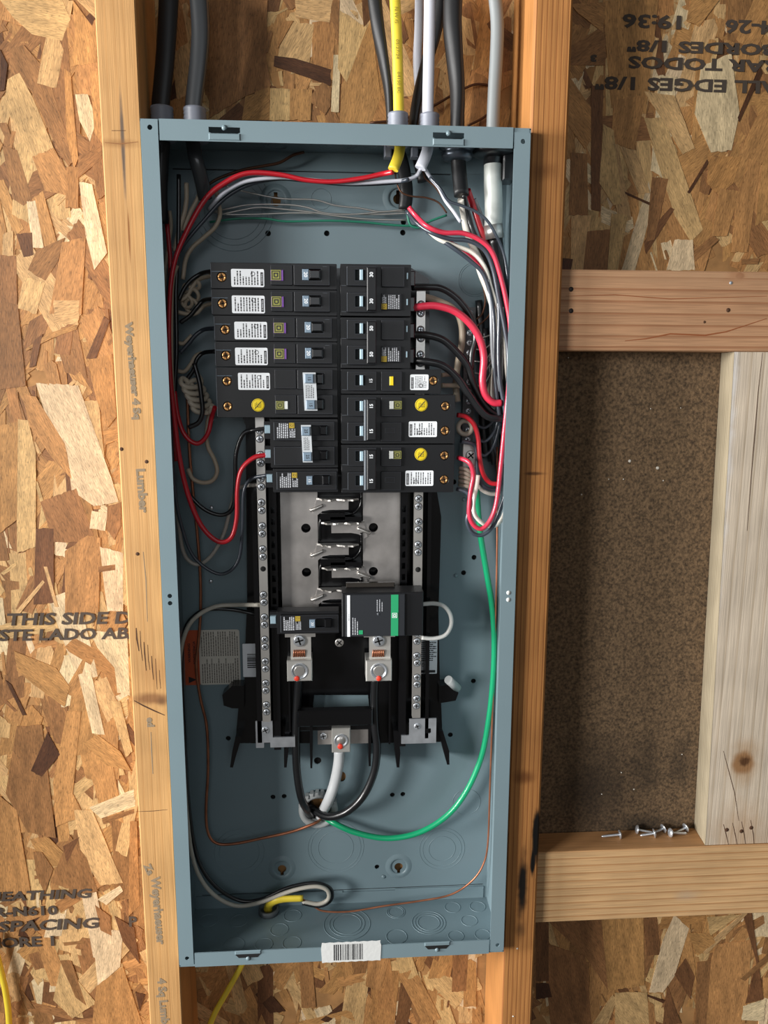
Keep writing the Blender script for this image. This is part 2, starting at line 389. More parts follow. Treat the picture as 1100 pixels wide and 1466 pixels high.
# strands one can point at in the photograph: (tone, pixel outline)
A1 = (0, 0, .3067); A2 = (0, 430, .3204); A3 = (0, 880, .4); A4 = (290, 0, .2455); A5 = (740, 1290, .3273); A6 = (780, 0, .2909)
FL = [
 (A1, 'l', [(0, 0), (290, 0), (330, 90), (290, 190), (150, 160), (60, 80)]),
 (A1, 'b', [(40, 320), (60, 220), (110, 210), (190, 300), (240, 400), (290, 560), (350, 740), (320, 780), (240, 640), (150, 430)]),
 (A1, 'l', [(35, 370), (90, 340), (150, 450), (250, 690), (150, 730), (100, 650), (20, 480)]),
 (A1, 'm', [(150, 730), (250, 690), (345, 860), (310, 910), (210, 890)]),
 (A1, 'o', [(300, 320), (330, 340), (365, 740), (345, 790), (310, 640)]),
 (A1, 'm', [(340, 0), (450, 150), (450, 290), (330, 310), (350, 170)]),
 (A1, 'w', [(350, 440), (410, 440), (450, 560), (420, 660), (370, 560)]),
 (A1, 'm', [(420, 330), (470, 340), (485, 680), (440, 620)]),
 (A1, 'b', [(10, 680), (80, 700), (150, 930), (110, 960), (60, 930)]),
 (A1, 'b', [(365, 730), (475, 680), (475, 740), (365, 830)]),
 (A1, 'o', [(310, 780), (365, 780), (365, 970), (305, 970)]),
 (A1, 'w', [(370, 850), (430, 860), (500, 1180), (440, 1260), (400, 1100)]),
 (A1, 'm', [(150, 930), (200, 890), (270, 1150), (210, 1160)]),
 (A1, 'w', [(125, 940), (165, 935), (205, 1160), (150, 1155)]),
 (A1, 'b', [(130, 1260), (170, 1170), (300, 1110), (270, 1220), (210, 1310)]),
 (A1, 'l', [(110, 1290), (210, 1320), (170, 1466), (80, 1440)]),
 (A1, 'm', [(290, 1130), (400, 1110), (380, 1466), (230, 1466)]),
 (A1, 'd', [(75, 1090), (150, 1085), (155, 1190), (110, 1200)]),
 (A1, 'l', [(360, 0), (450, 0), (450, 90), (420, 60)]), (A1, 'k', [(400, 80), (420, 60), (445, 85), (430, 120)]),
 (A1, 'k', [(0, 230), (35, 300), (20, 420), (0, 425)]), (A1, 'b', [(0, 1190), (75, 1195), (80, 1466), (0, 1466)]),
 (A2, 'w', [(160, 370), (350, 380), (500, 800), (530, 900), (420, 920), (320, 850), (300, 680), (200, 500)]),
 (A2, 'b', [(0, 0), (80, 20), (115, 380), (0, 400)]),
 (A2, 'o', [(390, 270), (500, 240), (520, 520), (480, 570), (430, 440)]),
 (A2, 'd', [(490, 90), (430, 260), (385, 260), (465, 70)]),
 (A2, 'm', [(110, 220), (210, 150), (355, 100), (340, 130), (230, 170), (120, 225)]),
 (A2, 'l', [(80, 530), (125, 535), (160, 680), (160, 1100), (75, 1130), (75, 900)]),
 (A2, 'm', [(0, 560), (80, 540), (75, 980), (0, 1040)]),
 (A2, 'b', [(180, 900), (340, 840), (420, 1050), (350, 1080), (240, 1080)]),
 (A2, 'd', [(160, 1020), (240, 1020), (240, 1350), (150, 1360)]),
 (A2, 'm', [(100, 420), (160, 430), (290, 640), (320, 800), (230, 700), (130, 560)]),
 (A2, 'l', [(240, 0), (355, 0), (350, 110), (240, 100)]), (A2, 'd', [(130, 300), (150, 180), (190, 150), (160, 290)]),
 (A2, 'w', [(410, 940), (480, 950), (470, 1030), (400, 1020)]), (A2, 'b', [(480, 920), (540, 900), (540, 1010), (510, 1070), (475, 1020)]),
 (A2, 'm', [(290, 1120), (390, 1050), (450, 1060), (440, 1400), (290, 1400)]), (A2, 'w', [(445, 1100), (550, 1130), (550, 1390), (480, 1390)]),
 (A2, 'l', [(190, 1250), (60, 1400), (80, 1410), (200, 1260)]), (A2, 'l', [(195, 1190), (210, 1190), (260, 1370), (245, 1370)]),
 (A2, 'b', [(440, 1190), (515, 1180), (515, 1205), (440, 1215)]),
 (A3, 'm', [(50, 130), (200, 190), (250, 260), (230, 330), (120, 250), (60, 200)]),
 (A3, 'w', [(280, 215), (325, 205), (375, 430), (330, 425)]),
 (A3, 'm', [(240, 345), (290, 345), (260, 640), (300, 720), (200, 760), (190, 600)]),
 (A3, 'b', [(60, 400), (150, 395), (200, 800), (100, 780), (20, 640)]),
 (A3, 'l', [(265, 700), (330, 700), (440, 960), (360, 970), (290, 860)]),
 (A3, 'm', [(300, 460), (350, 430), (430, 490), (470, 560), (380, 540)]),
 (A3, 'w', [(320, 690), (480, 625), (485, 685), (360, 730)]), (A3, 'b', [(365, 730), (480, 695), (480, 710), (370, 750)]),
 (A3, 'l', [(390, 310), (430, 310), (475, 490), (450, 510)]),
 (A3, 'b', [(180, 960), (250, 790), (310, 870), (350, 990), (300, 1000)]),
 (A3, 'd', [(225, 830), (285, 795), (240, 890)]), (A3, 'w', [(330, 1130), (440, 1130), (430, 1260), (350, 1330)]),
 (A3, 'b', [(340, 1040), (395, 1080), (400, 1150), (360, 1130)]), (A3, 'd', [(410, 1080), (480, 1120), (500, 1250), (440, 1170)]),
 (A3, 'l', [(190, 1380), (220, 1240), (345, 1390), (260, 1445)]), (A3, 'b', [(215, 1240), (255, 1240), (310, 1400), (270, 1370)]),
 (A3, 'b', [(120, 850), (150, 850), (190, 910), (160, 1000), (130, 930)]), (A3, 'w', [(350, 1020), (430, 970), (440, 990), (380, 1040)]),
 (A3, 'k', [(110, 560), (170, 420), (215, 500), (150, 580)]), (A3, 'm', [(0, 650), (60, 700), (110, 1000), (0, 1000)]),
 (A3, 'k', [(20, 235), (40, 250), (95, 360), (80, 360)]), (A3, 'w', [(320, 60), (455, 60), (465, 290), (420, 280), (410, 190), (350, 120)]),
 (A3, 'k', [(485, 1350), (520, 1360), (500, 1420)]), (A3, 'm', [(345, 1330), (440, 1260), (510, 1466), (330, 1466)]),
 (A3, 'o', [(465, 740), (490, 740), (500, 1040), (460, 1080)]),
 (A4, 'b', [(40, 0), (380, 0), (370, 340), (400, 500), (250, 560), (40, 690)]),
 (A4, 'o', [(640, 130), (780, 120), (760, 400), (640, 380)]),
 (A4, 'b', [(650, 0), (800, 0), (790, 260), (760, 130), (740, 130)]),
 (A4, 'l', [(540, 0), (760, 0), (740, 130), (545, 100)]),
 (A4, 'l', [(450, 270), (530, 130), (650, 140), (620, 400), (440, 330)]),
 (A4, 'k', [(420, 325), (540, 340), (750, 405), (745, 500), (640, 460), (415, 385)]),
 (A4, 'w', [(765, 320), (805, 320), (795, 655), (750, 650)]),
 (A4, 'b', [(610, 570), (700, 480), (750, 510), (745, 620), (715, 670)]),
 (A4, 'm', [(800, 710), (810, 500), (985, 110), (1040, 570), (985, 715)]),
 (A4, 'l', [(800, 60), (960, 160), (840, 480), (790, 400)]),
 (A4, 'l', [(395, 515), (510, 520), (510, 700), (390, 700)]), (A4, 'm', [(510, 520), (640, 520), (630, 700), (510, 700)]),
 (A4, 'm', [(250, 560), (390, 530), (390, 700), (230, 700)]), (A4, 'o', [(460, 130), (530, 120), (440, 280)]),
 (A4, 'd', [(930, 0), (990, 0), (980, 110), (940, 160)]),
 (A5, 'm', [(370, 75), (555, 65), (560, 370), (400, 390)]), (A5, 'b', [(140, 90), (370, 75), (400, 390), (300, 240)]),
 (A5, 'b', [(110, 180), (300, 240), (330, 538), (150, 538)]), (A5, 'd', [(555, 65), (610, 65), (630, 235), (570, 240)]),
 (A5, 'w', [(640, 170), (690, 60), (755, 120), (690, 330), (640, 400), (580, 400)]),
 (A5, 'm', [(870, 190), (1030, 170), (1000, 538), (830, 538), (850, 270)]), (A5, 'b', [(790, 270), (850, 260), (830, 538), (780, 538)]),
 (A5, 'd', [(990, 60), (1030, 50), (1080, 430), (1000, 450), (1050, 270)]), (A5, 'l', [(800, 215), (1000, 45), (1010, 55), (830, 235)]),
 (A5, 'k', [(520, 395), (650, 435), (640, 447)]), (A5, 'd', [(660, 370), (720, 538), (640, 538)]), (A5, 'l', [(330, 538), (420, 410), (440, 430), (400, 538)]),
 (A5, 'd', [(690, 320), (740, 250), (780, 330), (760, 430)]), (A5, 'l', [(430, 400), (570, 400), (580, 538), (430, 538)]),
 (A5, 'b', [(980, 340), (1100, 230), (1100, 260), (1000, 350)]), (A5, 'w', [(990, 460), (1090, 430), (1080, 525), (985, 520)]),
 (A5, 'm', [(750, 140), (850, 140), (870, 180), (790, 240)]), (A5, 'k', [(85, 360), (140, 360), (155, 420), (85, 430)]),
 (A5, 'd', [(85, 90), (140, 90), (140, 350), (85, 350)]), (A5, 'l', [(830, 70), (980, 60), (850, 150)]),
 (A6, 'm', [(290, 0), (560, 0), (500, 560), (330, 530), (300, 200)]), (A6, 'b', [(120, 230), (300, 120), (300, 320), (120, 320)]),
 (A6, 'w', [(770, 330), (920, 260), (960, 560), (920, 740), (820, 750), (740, 560)]),
 (A6, 'l', [(490, 580), (590, 580), (780, 1130), (720, 1190), (640, 1060)]),
 (A6, 'l', [(490, 450), (640, 470), (740, 730), (680, 760), (600, 620)]),
 (A6, 'm', [(340, 490), (500, 470), (440, 740), (330, 700)]), (A6, 'd', [(230, 420), (290, 420), (275, 1040), (230, 1030)]),
 (A6, 'l', [(290, 610), (340, 640), (380, 1000), (340, 1010), (270, 900)]), (A6, 'b', [(130, 750), (210, 760), (215, 1060), (120, 1060)]),
 (A6, 'o', [(810, 770), (970, 770), (930, 900), (860, 960), (800, 900)]), (A6, 'k', [(800, 785), (808, 800), (712, 955), (703, 945)]),
 (A6, 'k', [(1060, 320), (1070, 360), (960, 600), (950, 580)]), (A6, 'k', [(395, 942), (540, 1005), (535, 1018), (400, 955)]),
 (A6, 'd', [(500, 1250), (640, 1030), (620, 1020), (540, 1110), (490, 1190)]), (A6, 'b', [(530, 870), (610, 880), (540, 1180), (500, 1190)]),
 (A6, 'b', [(620, 1330), (830, 1155), (860, 1180), (690, 1330)]), (A6, 'm', [(860, 930), (960, 940), (900, 1160), (820, 1160)]),
 (A6, 'm', [(940, 1000), (1010, 780), (1060, 800), (1000, 1240), (920, 1240)]), (A6, 'l', [(330, 1050), (410, 1060), (360, 1330), (310, 1330)]),
 (A6, 'l', [(130, 1060), (230, 1060), (200, 1330), (130, 1330)]), (A6, 'b', [(210, 1140), (320, 1130), (310, 1330), (190, 1330)]),
 (A6, 'l', [(370, 720), (450, 740), (520, 950), (460, 950)]), (A6, 'w', [(640, 1180), (730, 1180), (740, 1330), (600, 1330)]),
 (A6, 'm', [(130, 20), (300, 10), (290, 160), (160, 60)]), (A6, 'b', [(970, 1275), (1060, 1270), (1050, 1300), (970, 1300)]),
 (A6, 'k', [(90, 1270), (140, 1275), (130, 1330), (85, 1325)]), (A6, 'm', [(720, 0), (860, 0), (760, 130), (700, 100)]),
]
for i, ((ox, oy, k), t, pts) in enumerate(FL):
    poly = [U(ox+x*k, oy+y*k, 100.3) for x, y in pts]; poly = [(p[0], p[2]) for p in poly]
    flake_obj('strand', [flake_data(poly, t, 100.42-.0012*i, rag=.4)], wall)
# stamped writing on the board
def stamp(s, px, py, hpx, ang, y=100.0, parent=wall, m=inkO, sx=1.1, name='stamped_lettering', **k):
    p = U(px, py, y); q = U(px, py+hpx, y); h = abs(p[2]-q[2]); return text(s, p[0], p[2], h, ang, y-.1, m, parent, name, sx=sx, bold=.58, ext=.08, **k)
stamp('THIS SIDE DOWN', 8, 888, 17, 0, align='LEFT', sx=1.36, shear=.15); stamp('ESTE LADO ABAJO', -18, 911, 16, 0, align='LEFT', sx=1.3, shear=.12)
stamp('SHEATHING', -36, 1286, 13, 0, align='LEFT', sx=1.5, shear=.15); stamp('PR-N610', -24, 1308, 13, 0, align='LEFT', sx=1.4)
stamp('SPACING', -4, 1328, 15, 0, align='LEFT', sx=1.5, shear=.12); stamp('MORE 1', -22, 1352, 14, 0, align='LEFT', sx=1.35); stamp('P', 190, 1320, 14, 0)
stamp('19:36', 937, 30, 19, 180, sx=1.75); stamp('24-26', 1082, 38, 19, 180, sx=1.6); stamp('BORDES 1/8"', 898, 64, 16, 180, sx=1.95, align='RIGHT')
stamp('SEPARAR TODOS', 900, 88, 17, 180, sx=1.85, align='RIGHT'); stamp('ALL EDGES 1/8"', 852, 117, 18, 180, sx=1.75, align='RIGHT'); stamp('3', 850, 83, 9, 180, sx=1.6)

# ------------------------------------------------------------------ framing lumber
def lumber(name, label, x0, x1, y0, y1, z0, z1, m, ch=1.2):
    o = obj(name, MB().box(x0, x1, y0, y1, z0, z1, ch), m); o['label'] = label; o['category'] = 'stud' if name == 'stud' else 'lumber'; return o
def pxm(px, py, y): p = U(px, py, y); return p[0], p[2]
stud1 = lumber('stud', 'vertical wooden stud with faded brand stamp left of the grey electrical box', -39, -2.5, 13, 100.5, -1749, 330, pine_l)
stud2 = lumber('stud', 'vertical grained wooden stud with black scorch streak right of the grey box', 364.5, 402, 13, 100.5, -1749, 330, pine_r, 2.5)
stud0 = lumber('stud', 'wooden stud on the far side of the left wall bay', -445, -407, 13, 100.5, -1749, 330, pine_l)
blk1 = lumber('blocking_board', 'horizontal pinkish wooden board above the dark square recess', 402.5, 900, 25, 63, -204.7, -124.5, pine_b)
blk2 = lumber('blocking_board', 'horizontal yellowish wooden board below the recess with loose screws on it', 402.5, 900, 25, 63, -859, -769, pine_c)
bk = obj('backing_panel', MB().box(402.5, 900, 65, 75, -858, -126), mat('dark_fibreboard', '#64503a', .95, bump=.9, bscale=420, var=.6, vscale=330))
bk['label'] = 'dark brown fibreboard panel at the back of the square recess'; bk['category'] = 'panel'
sp = MB(); 
for (px, py, r) in ((902, 660, 1.8), (942, 670, 2), (950, 688, .9), (893, 686, .9), (872, 686, .7), (833, 708, 1), (975, 584, .7), (932, 585, .7), (908, 1130, 1.1), (890, 1106, 1), (814, 512, .8), (862, 1137, .9), (977, 1080, .9)):
    p = U(px, py, 64.6); sp.lathe((p[0], 64.6, p[2]), (0, -1, 0), [(r, 0), (r*.8, .3)], 7)
obj('chips', sp, stickerg, bk, 'stuff')
# pale vertical board leaning in the recess
f0, f1 = pxm(1052, 503, 27), pxm(1010, 1216, 27); g0, g1 = pxm(1034, 503, 64), pxm(994, 1195, 64)
pb = MB(); zt, zb = -205, -768.5
def lerpx(a, b, z): return a[0]+(b[0]-a[0])*(z-a[1])/(b[1]-a[1])
a0, a1 = lerpx(f0, f1, zt), lerpx(f0, f1, zb); b0, b1 = lerpx(g0, g1, zt), lerpx(g0, g1, zb)
pb.add([(a0, 27, zt), (a0+110, 27, zt), (a0+110, 64, zt), (b0, 64, zt), (a1, 27, zb), (a1+110, 27, zb), (a1+110, 64, zb), (b1, 64, zb)],
       [(0, 1, 5, 4), (0, 3, 2, 1), (4, 5, 6, 7), (0, 4, 7, 3), (1, 2, 6, 5), (3, 7, 6, 2)])
pale_o = obj('upright_board', pb, pale); pale_o['label'] = 'weathered pale upright board with a large knot at the right edge'; pale_o['category'] = 'board'
eb = MB().add([(a0-.4, 26.9, zt), (b0-.4, 64, zt), (b1-.4, 64, zb), (a1-.4, 26.9, zb), (a0-.1, 26.9, zt), (b0-.1, 64, zt), (b1-.1, 64, zb), (a1-.1, 26.9, zb)], [(0, 1, 2, 3), (4, 7, 6, 5), (0, 3, 7, 4), (1, 5, 6, 2), (0, 4, 5, 1), (3, 2, 6, 7)])
obj('board_edge', eb, palex, pale_o)
def knot(px, py, y, r, parent, cols=('#8a6442', '#5d3c22'), sq=1.0):
    p = U(px, py, y)
    for k, (rr, c) in enumerate(((r, cols[0]), (r*.55, cols[1]))):
        mb = MB(); n = 18; mb.plate([(p[0]+rr*(1+.1*sin(3*q*2*pi/n))*cos(q*2*pi/n), p[2]+rr*sq*(1+.1*cos(2*q*2*pi/n))*sin(q*2*pi/n)) for q in range(n)], [], y-.25-.15*k, y-.05)
        obj('knot', mb, mat('knot'+c, c, .7, var=.25, vscale=200), parent)
stain_at(pale_o, 1066, 1092, 27, 26, 44, '#a5845f', soft=.9, strength=.7); stain_at(pale_o, 1064, 1092, 27, 17, 18, '#8f6a47', soft=.5, noise=.2); stain_at(pale_o, 1066, 1090, 27, 9, 9, '#53361f', soft=.7, noise=.5, nscale=200)
stain_at(pale_o, 1032, 700, 27, 14, 420, '#dcdad8', soft=.8, strength=.75); stain_at(pale_o, 1060, 1195, 27, 50, 60, '#a88562', soft=.9, strength=.5)
stain_at(stud1, 218, 1000, 13, 30, 9, '#7b5030', soft=.7, strength=.8); stain_at(stud1, 232, 1004, 13, 9, 8, '#5f3f28', soft=1, strength=.7); stain_at(stud1, 225, 965, 13, 22, 32, '#a8794a', soft=1, strength=.7)
stain_at(stud1, 176, 208, 13, 2.6, 62, '#4c4644', soft=.7, strength=.85, noise=.15); stain_at(stud1, 185, 338, 13, 1.3, 30, '#8a5a2e', soft=.6, noise=.2); stain_at(stud1, 170, 205, 13, 26, 6, '#8b5f34', soft=1, strength=.6); stain_at(stud1, 200, 1050, 13, 2, 30, '#8d7a62', soft=.8, strength=.0)
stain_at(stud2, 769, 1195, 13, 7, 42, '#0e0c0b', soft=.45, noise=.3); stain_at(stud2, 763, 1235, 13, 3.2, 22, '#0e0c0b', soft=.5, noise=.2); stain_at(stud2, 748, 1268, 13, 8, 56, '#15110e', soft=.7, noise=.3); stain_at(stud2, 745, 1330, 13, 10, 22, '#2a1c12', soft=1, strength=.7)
stain_at(stud2, 766, 678, 13, 16, 2.6, '#4a2a16', soft=.8, strength=.8); stain_at(stud2, 752, 1112, 13, 18, 12, '#5e3214', soft=.9, strength=.7); stain_at(stud2, 780, 245, 13, 20, 12, '#6f431f', soft=1, strength=.6)
stain_at(blk1, 1060, 395, 25, 6, 4, '#6b3f26', soft=.5); stain_at(blk1, 1055, 395, 25, 16, 8, '#9c6a48', soft=.8, strength=.7); stain_at(blk1, 950, 397, 25, 190, 12, '#a98767', soft=.9, strength=.5)
stain_at(blk2, 985, 1282, 25, 22, 10, '#a59480', soft=1, strength=.5)
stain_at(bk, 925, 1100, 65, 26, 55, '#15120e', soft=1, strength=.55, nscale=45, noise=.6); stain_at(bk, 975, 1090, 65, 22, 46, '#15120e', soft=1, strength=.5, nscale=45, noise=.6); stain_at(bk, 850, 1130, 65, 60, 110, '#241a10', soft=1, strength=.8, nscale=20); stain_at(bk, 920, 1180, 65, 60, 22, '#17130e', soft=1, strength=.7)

# splits and cracks
def crack(parent, y, pts, wd, m):
    mb = MB(); P = [U(x, yy, y) for x, yy in pts]; n = len(P); L = []; R = []
    for i, p in enumerate(P):
        a = P[max(0, i-1)]; b = P[min(n-1, i+1)]; dx, dz = b[0]-a[0], b[2]-a[2]; l = math.hypot(dx, dz); w_ = wd*(.25+.75*sin(pi*(i+.3)/(n-.4)))
        L.append((p[0]-dz/l*w_/2, p[2]+dx/l*w_/2)); R.append((p[0]+dz/l*w_/2, p[2]-dx/l*w_/2))
    mb.plate(L+R[::-1], [], y-.12, y-.02); obj('crack', mb, m, parent)
dkw = mat('split_wood', '#4a2f1c', .9); resin = mat('sap_streak', '#3d3a3c', .6, var=.3, vscale=90); scorch = mat('scorched_wood', '#131110', .9, var=.3, vscale=120)
crack(stud1, 13, [(160, 187), (180, 187)], .7, dkw); crack(stud1, 13, [(150, 204), (172, 206), (198, 203)], .9, mat('brown_split', '#8a5a2e'))
for k in range(7): crack(stud1, 13, [(195+k*5.5, 899+k*10-(k % 2)*6), (196+k*5.5, 915+k*10), (199+k*5.2, 932+k*9+(k % 3)*5)], (1.5, .8, 1.2, .6, 1.0, .7, .5)[k], dkw)
crack(stud1, 13, [(192, 1003), (205, 1010), (222, 1018), (236, 1024)], 1.6, dkw); crack(stud1, 13, [(195, 1162), (220, 1161), (240, 1159)], .7, dkw)
crack(stud1, 13, [(216, 1048), (217, 1075), (219, 1108)], 1.2, inkS)
crack(stud1, 13, [(205, 790), (209, 830), (211, 890)], 1.0, inkS)
crack(blk1, 25, [(895, 488), (925, 485), (960, 478), (1010, 480), (1040, 475), (1098, 456)], 1.6, mat('reddish_streak', '#8a4f2c')); crack(blk1, 25, [(810, 424), (880, 422), (960, 428), (1098, 424)], .9, mat('reddish_streak', '#8a4f2c'))
crack(pale_o, 27, [(1092, 505), (1086, 560), (1082, 610), (1076, 680), (1070, 760)], 0.9, dkw); crack(pale_o, 27, [(1036, 1075), (1044, 1105), (1052, 1135), (1058, 1175)], .8, dkw)
for k in range(4): crack(pale_o, 27, [(1036+k*13, 1180-k*2), (1040+k*13, 1195), (1044+k*12, 1212)], .9, dkw)
stamp('Weyerhaeuser 4 Sq', 190, 532, 10, -87.5, 12.9, stud1, inkS, 1.25); stamp('Lumber', 203, 702, 12, -88, 12.9, stud1, inkS, 1.2)
stamp('Weyerhaeuser', 226, 1304, 11, -88, 12.9, stud1, inkS, 1.05); stamp('ed', 215, 1034, 9, -88, 12.9, stud1, inkS); stamp('4 Sq Lumber', 234, 1440, 10, -88, 12.9, stud1, inkS)
stamp('Za', 213, 1245, 9, -70, 12.9, stud1, inkS)
def nailhole(px, py, y, parent, r=1.6, name='nail_hole', m=None):
    p = U(px, py, y); obj(name, MB().lathe((p[0], y, p[2]), (0, -1, 0), [(r*1.15, 0), (r, .25)], 10), m or dkw, parent)
for a in ((174, 643), (210, 661), (197, 793)): nailhole(*a, 13, stud1, 1.7)
for a in ((818, 414), (818, 445)): nailhole(*a, 25, blk1, 2.2, 'nail_head', mat('dark_nail', '#3a3432', .5, .8))
nailhole(1043, 444, 25, blk1, 2); nailhole(1009, 461, 25, blk1, 1.2); nailhole(1047, 405, 25, blk1, 1.6, 'nail_head', zinc)
for a in ((735, 1455, 1), (741, 1358, 1)): nailhole(a[0], a[1], 13, stud2, a[2], 'chip', stickerg)
for a in ((1041, 1188), (1062, 1190), (1076, 1185)): nailhole(*a, 27, pale_o, 2.2)
# loose screws on the lower board
SC = [((861, 1197), (888, 1194), 'left-most loose screw lying alone on the lower board'), ((935, 1201), (912, 1192), 'loose screw with its head to the left, second from left on the board'),
      ((922, 1194), (937, 1196), 'loose screw lying crossed under its neighbour in the middle of the board'), ((937, 1192), (950, 1190), 'short-looking loose screw standing just right of the crossed pair'),
      ((984, 1196), (960, 1190), 'loose screw with its head to the left near the pale upright board'), ((970, 1191), (982, 1189), 'loose screw nearest to the pale upright board')]
for i, (tip, hd, lab) in enumerate(SC):
    y = 50+4*(i % 2); zz = -769
    a = Vector(U(*tip, y)); b = Vector(U(*hd, y+(3 if i % 2 else -2))); a.z = zz+1.6; b.z = zz+4.6; d = (b-a).normalized(); L = (b-a).length
    L = max(L, 17); a = b-d*L
    t = thing('screw', lab, 'screw', (a+b)/2, 'loose screws on the lower board')
    obj('shank', MB().lathe(a, d, [(.3, 0), (1.5, 2.5)]+[(1.25+.35*(k % 2), 3.2+k*.8) for k in range(int((L-5)/.8))]+[(1.4, L-1)], 10), zinc, t)
    obj('screw_head', MB().lathe(b, d, [(5.2, -.8), (5.4, -.3), (4.6, .8), (2.5, 1.6), (.4, 1.9)], 18), zinc, t)

# ------------------------------------------------------------------ the steel box
W, H, D = 362.0, 875.0, 95.0
box = thing('electrical_box', 'tall grey steel electrical panel box mounted between two wooden studs', 'electrical box', (W/2, D, -H/2))
def zc(px, py, y=95): p = U(px, py, y); return (p[0], p[2])
holes = []; HP = [(384, 334), (468, 334), (577, 333), (578, 318), (391, 1141), (407, 1140), (562, 1138), (577, 1137), (327, 1057), (645, 1052), (678, 975), (324, 997), (650, 690), (664, 820), (679, 798), (455, 1089), (540, 1241), (304, 600), (303, 727), (302, 832)]
for px, py in HP:
    if py in (600, 727, 832): continue
    holes.append(circ(*zc(px, py), 3 if px != 455 else 4.5, 12))
kh = []
for px, py in ((404, 1244), (571, 1241), (395, 288), (570, 285)):
    x, z = zc(px, py); s_ = 1 if py > 600 else -1
    k = [(x-1.9, z-8*1), (x+1.9, z-8*1)] ; r = 5.2; a0 = math.asin(1.9/r)
    o = [(x+r*sin(a0+(2*pi-2*a0)*i/16), z-r*cos(a0+(2*pi-2*a0)*i/16)) for i in range(17)]
    hp = [(x-1.9, z-9)]+[(x+1.9, z-9)]+o; hp = hp if s_ > 0 else [(2*x-p[0], 2*z-p[1]) for p in hp]
    kh.append((x, z)); holes.append(hp)
hx, hz = zc(490, 1112); holes.append([(hx+4.5*cos(q*pi/8), hz+6.5*sin(q*pi/8)) for q in range(16)])
cx_, cz_ = zc(456, 1156); holes.append(circ(cx_, cz_, 19, 24))
cups = MB()
for px, py in HP:
    if py not in (600, 727, 832): p = zc(px, py); cups.lathe((p[0], D+1.5, p[1]), (0, 1, 0), [(5, 0), (5, 2.2)], 10, False, False); cups.lathe((p[0], D+3.6, p[1]), (0, 1, 0), [(5, 0), (5, .3)], 10, False)
obj('hole_shade_cups', cups, hole_m, box, 'stuff')  # black cups added behind the small holes so they look dark inside
obj('back_plate', MB().plate(rect(0, W, -H, 0), holes, D, D+1.5), paint, box)
fl = MB().box(-.6, 1, 1.2, D+1.5, -H+.6, -.6); obj('side_wall', fl, paint, box)
obj('side_wall', MB().box(W-1, W+.6, 1.2, D+1.5, -H+.6, -.6), paint, box)
tw = [(45, 26), (115, 26)]
obj('top_wall', MB().box(-.6, W+.6, 1.2, D, -1.4, 0), paint, box); obj('bottom_wall', MB().box(-.6, W+.6, 1.2, D, -H, -H+1.4), paint, box)
obj('back_flange', MB().box(2, W-2, D-1.3, D-.05, -19.5, -1.5), paint, box); obj('back_flange', MB().plate([(3, -H+1.5), (W-5, -H+1.5), (W-5, -H+17), (W*.68, -H+18.5), (W*.68, -H+16.5), (W*.5, -H+16.5), (W*.5, -H+18.5), (3, -H+18.5)], [], D-1.3, D-.05), paint, box)
# front lips, with notches in the top and bottom ones and a screw hole in each corner
def lip(out, hs, y0=0): obj('front_lip', MB().plate(out, hs, y0, y0+1.3), paint, box)
def roundc(x0, x1, z0, z1, tl=0, tr=0, bl=0, br=0, n=5):
    o = []
    for cx, cz, r, a in ((x1, z0, br, -pi/2), (x1, z1, tr, 0), (x0, z1, tl, pi/2), (x0, z0, bl, pi)):
        sx = -1 if cx == x1 else 1; sz = 1 if cz == z0 else -1
        if r: o += [(cx+sx*r+r*cos(a+pi/2*i/n), cz+sz*r+r*sin(a+pi/2*i/n)) for i in range(n+1)]
        else: o.append((cx, cz))
    return o
lip(roundc(0, 15.5, -H+3, -.3, 1, 0, 1, 0), [circ(8.2, -7.5, 2.3), circ(8.5, -H+11, 2.3), circ(7.3, -451, 2.3, 12), circ(7.3, -458.6, 2.3, 12)])
lip(roundc(W-15.5, W, -H+2, -4, 0, 2, 0, 2), [circ(W-7, -12, 2.3), circ(W-7, -H+10, 2.3), circ(W-7.2, -453, 2.3, 12), circ(W-7.2, -460.5, 2.3, 12)])
def seg(x0, x1, z0, z1, notches, top):
    for a, b in notches: pass
    hs = [[(a, z1-(6 if top else 13)), (b, z1-(6 if top else 13)), (b, z1-(10.5 if top else 17)), (b-4, z1-(12 if top else 18)), (a+4, z1-(12 if top else 18)), (a, z1-(10.5 if top else 17))] for a, b in notches]
    lip(rect(x0, x1, z0, z1), hs, -.4)
T1 = (pxm(299, 190, 0)[0], pxm(344, 190, 0)[0]); T2 = (pxm(620, 192, 0)[0], pxm(665, 192, 0)[0])
seg(16.8, W-16.8, -18.5, 0, [T1, T2], True)
B1_ = (pxm(337, 1372, 0)[0], pxm(374, 1370, 0)[0]); B2_ = (pxm(608, 1356, 0)[0], pxm(644, 1355, 0)[0])
seg(16.8, W-16.8, -H, -H+17, [], False)
for a, b in (T1, T2):
    obj('lip_tab', MB().box(a, b, -1.6, -.2, -17.5, -11.5, .8), paint, box); obj('tab_stud', MB().lathe(((a+b)/2, -.2, -6.5), (0, -1, 0), [(2.6, -.5), (2.3, 1.2), (1, 2)], 12), paint, box)
for a, b in (B1_, B2_):
    obj('lip_slot', MB().plate([(a, -H+13.5), (a+4, -H+9), (b-4, -H+9), (b, -H+13.5)], [], -.75, -.42), hole_m, box); obj('lip_tab', MB().box(a, b, -1.6, -.2, -H+13.5, -H+18, .8), paint, box)
    obj('tab_stud', MB().lathe(((a+b)/2, -.2, -H+8), (0, -1, 0), [(2.6, -.5), (2.3, 1.2), (1, 2)], 12), paint, box)
obj('corner_web', MB().box(1, 16.5, .9, 2.3, -H, -H+8), paint, box); obj('corner_web', MB().box(W-16, W-1, .9, 2.3, -6, 0), paint, box)
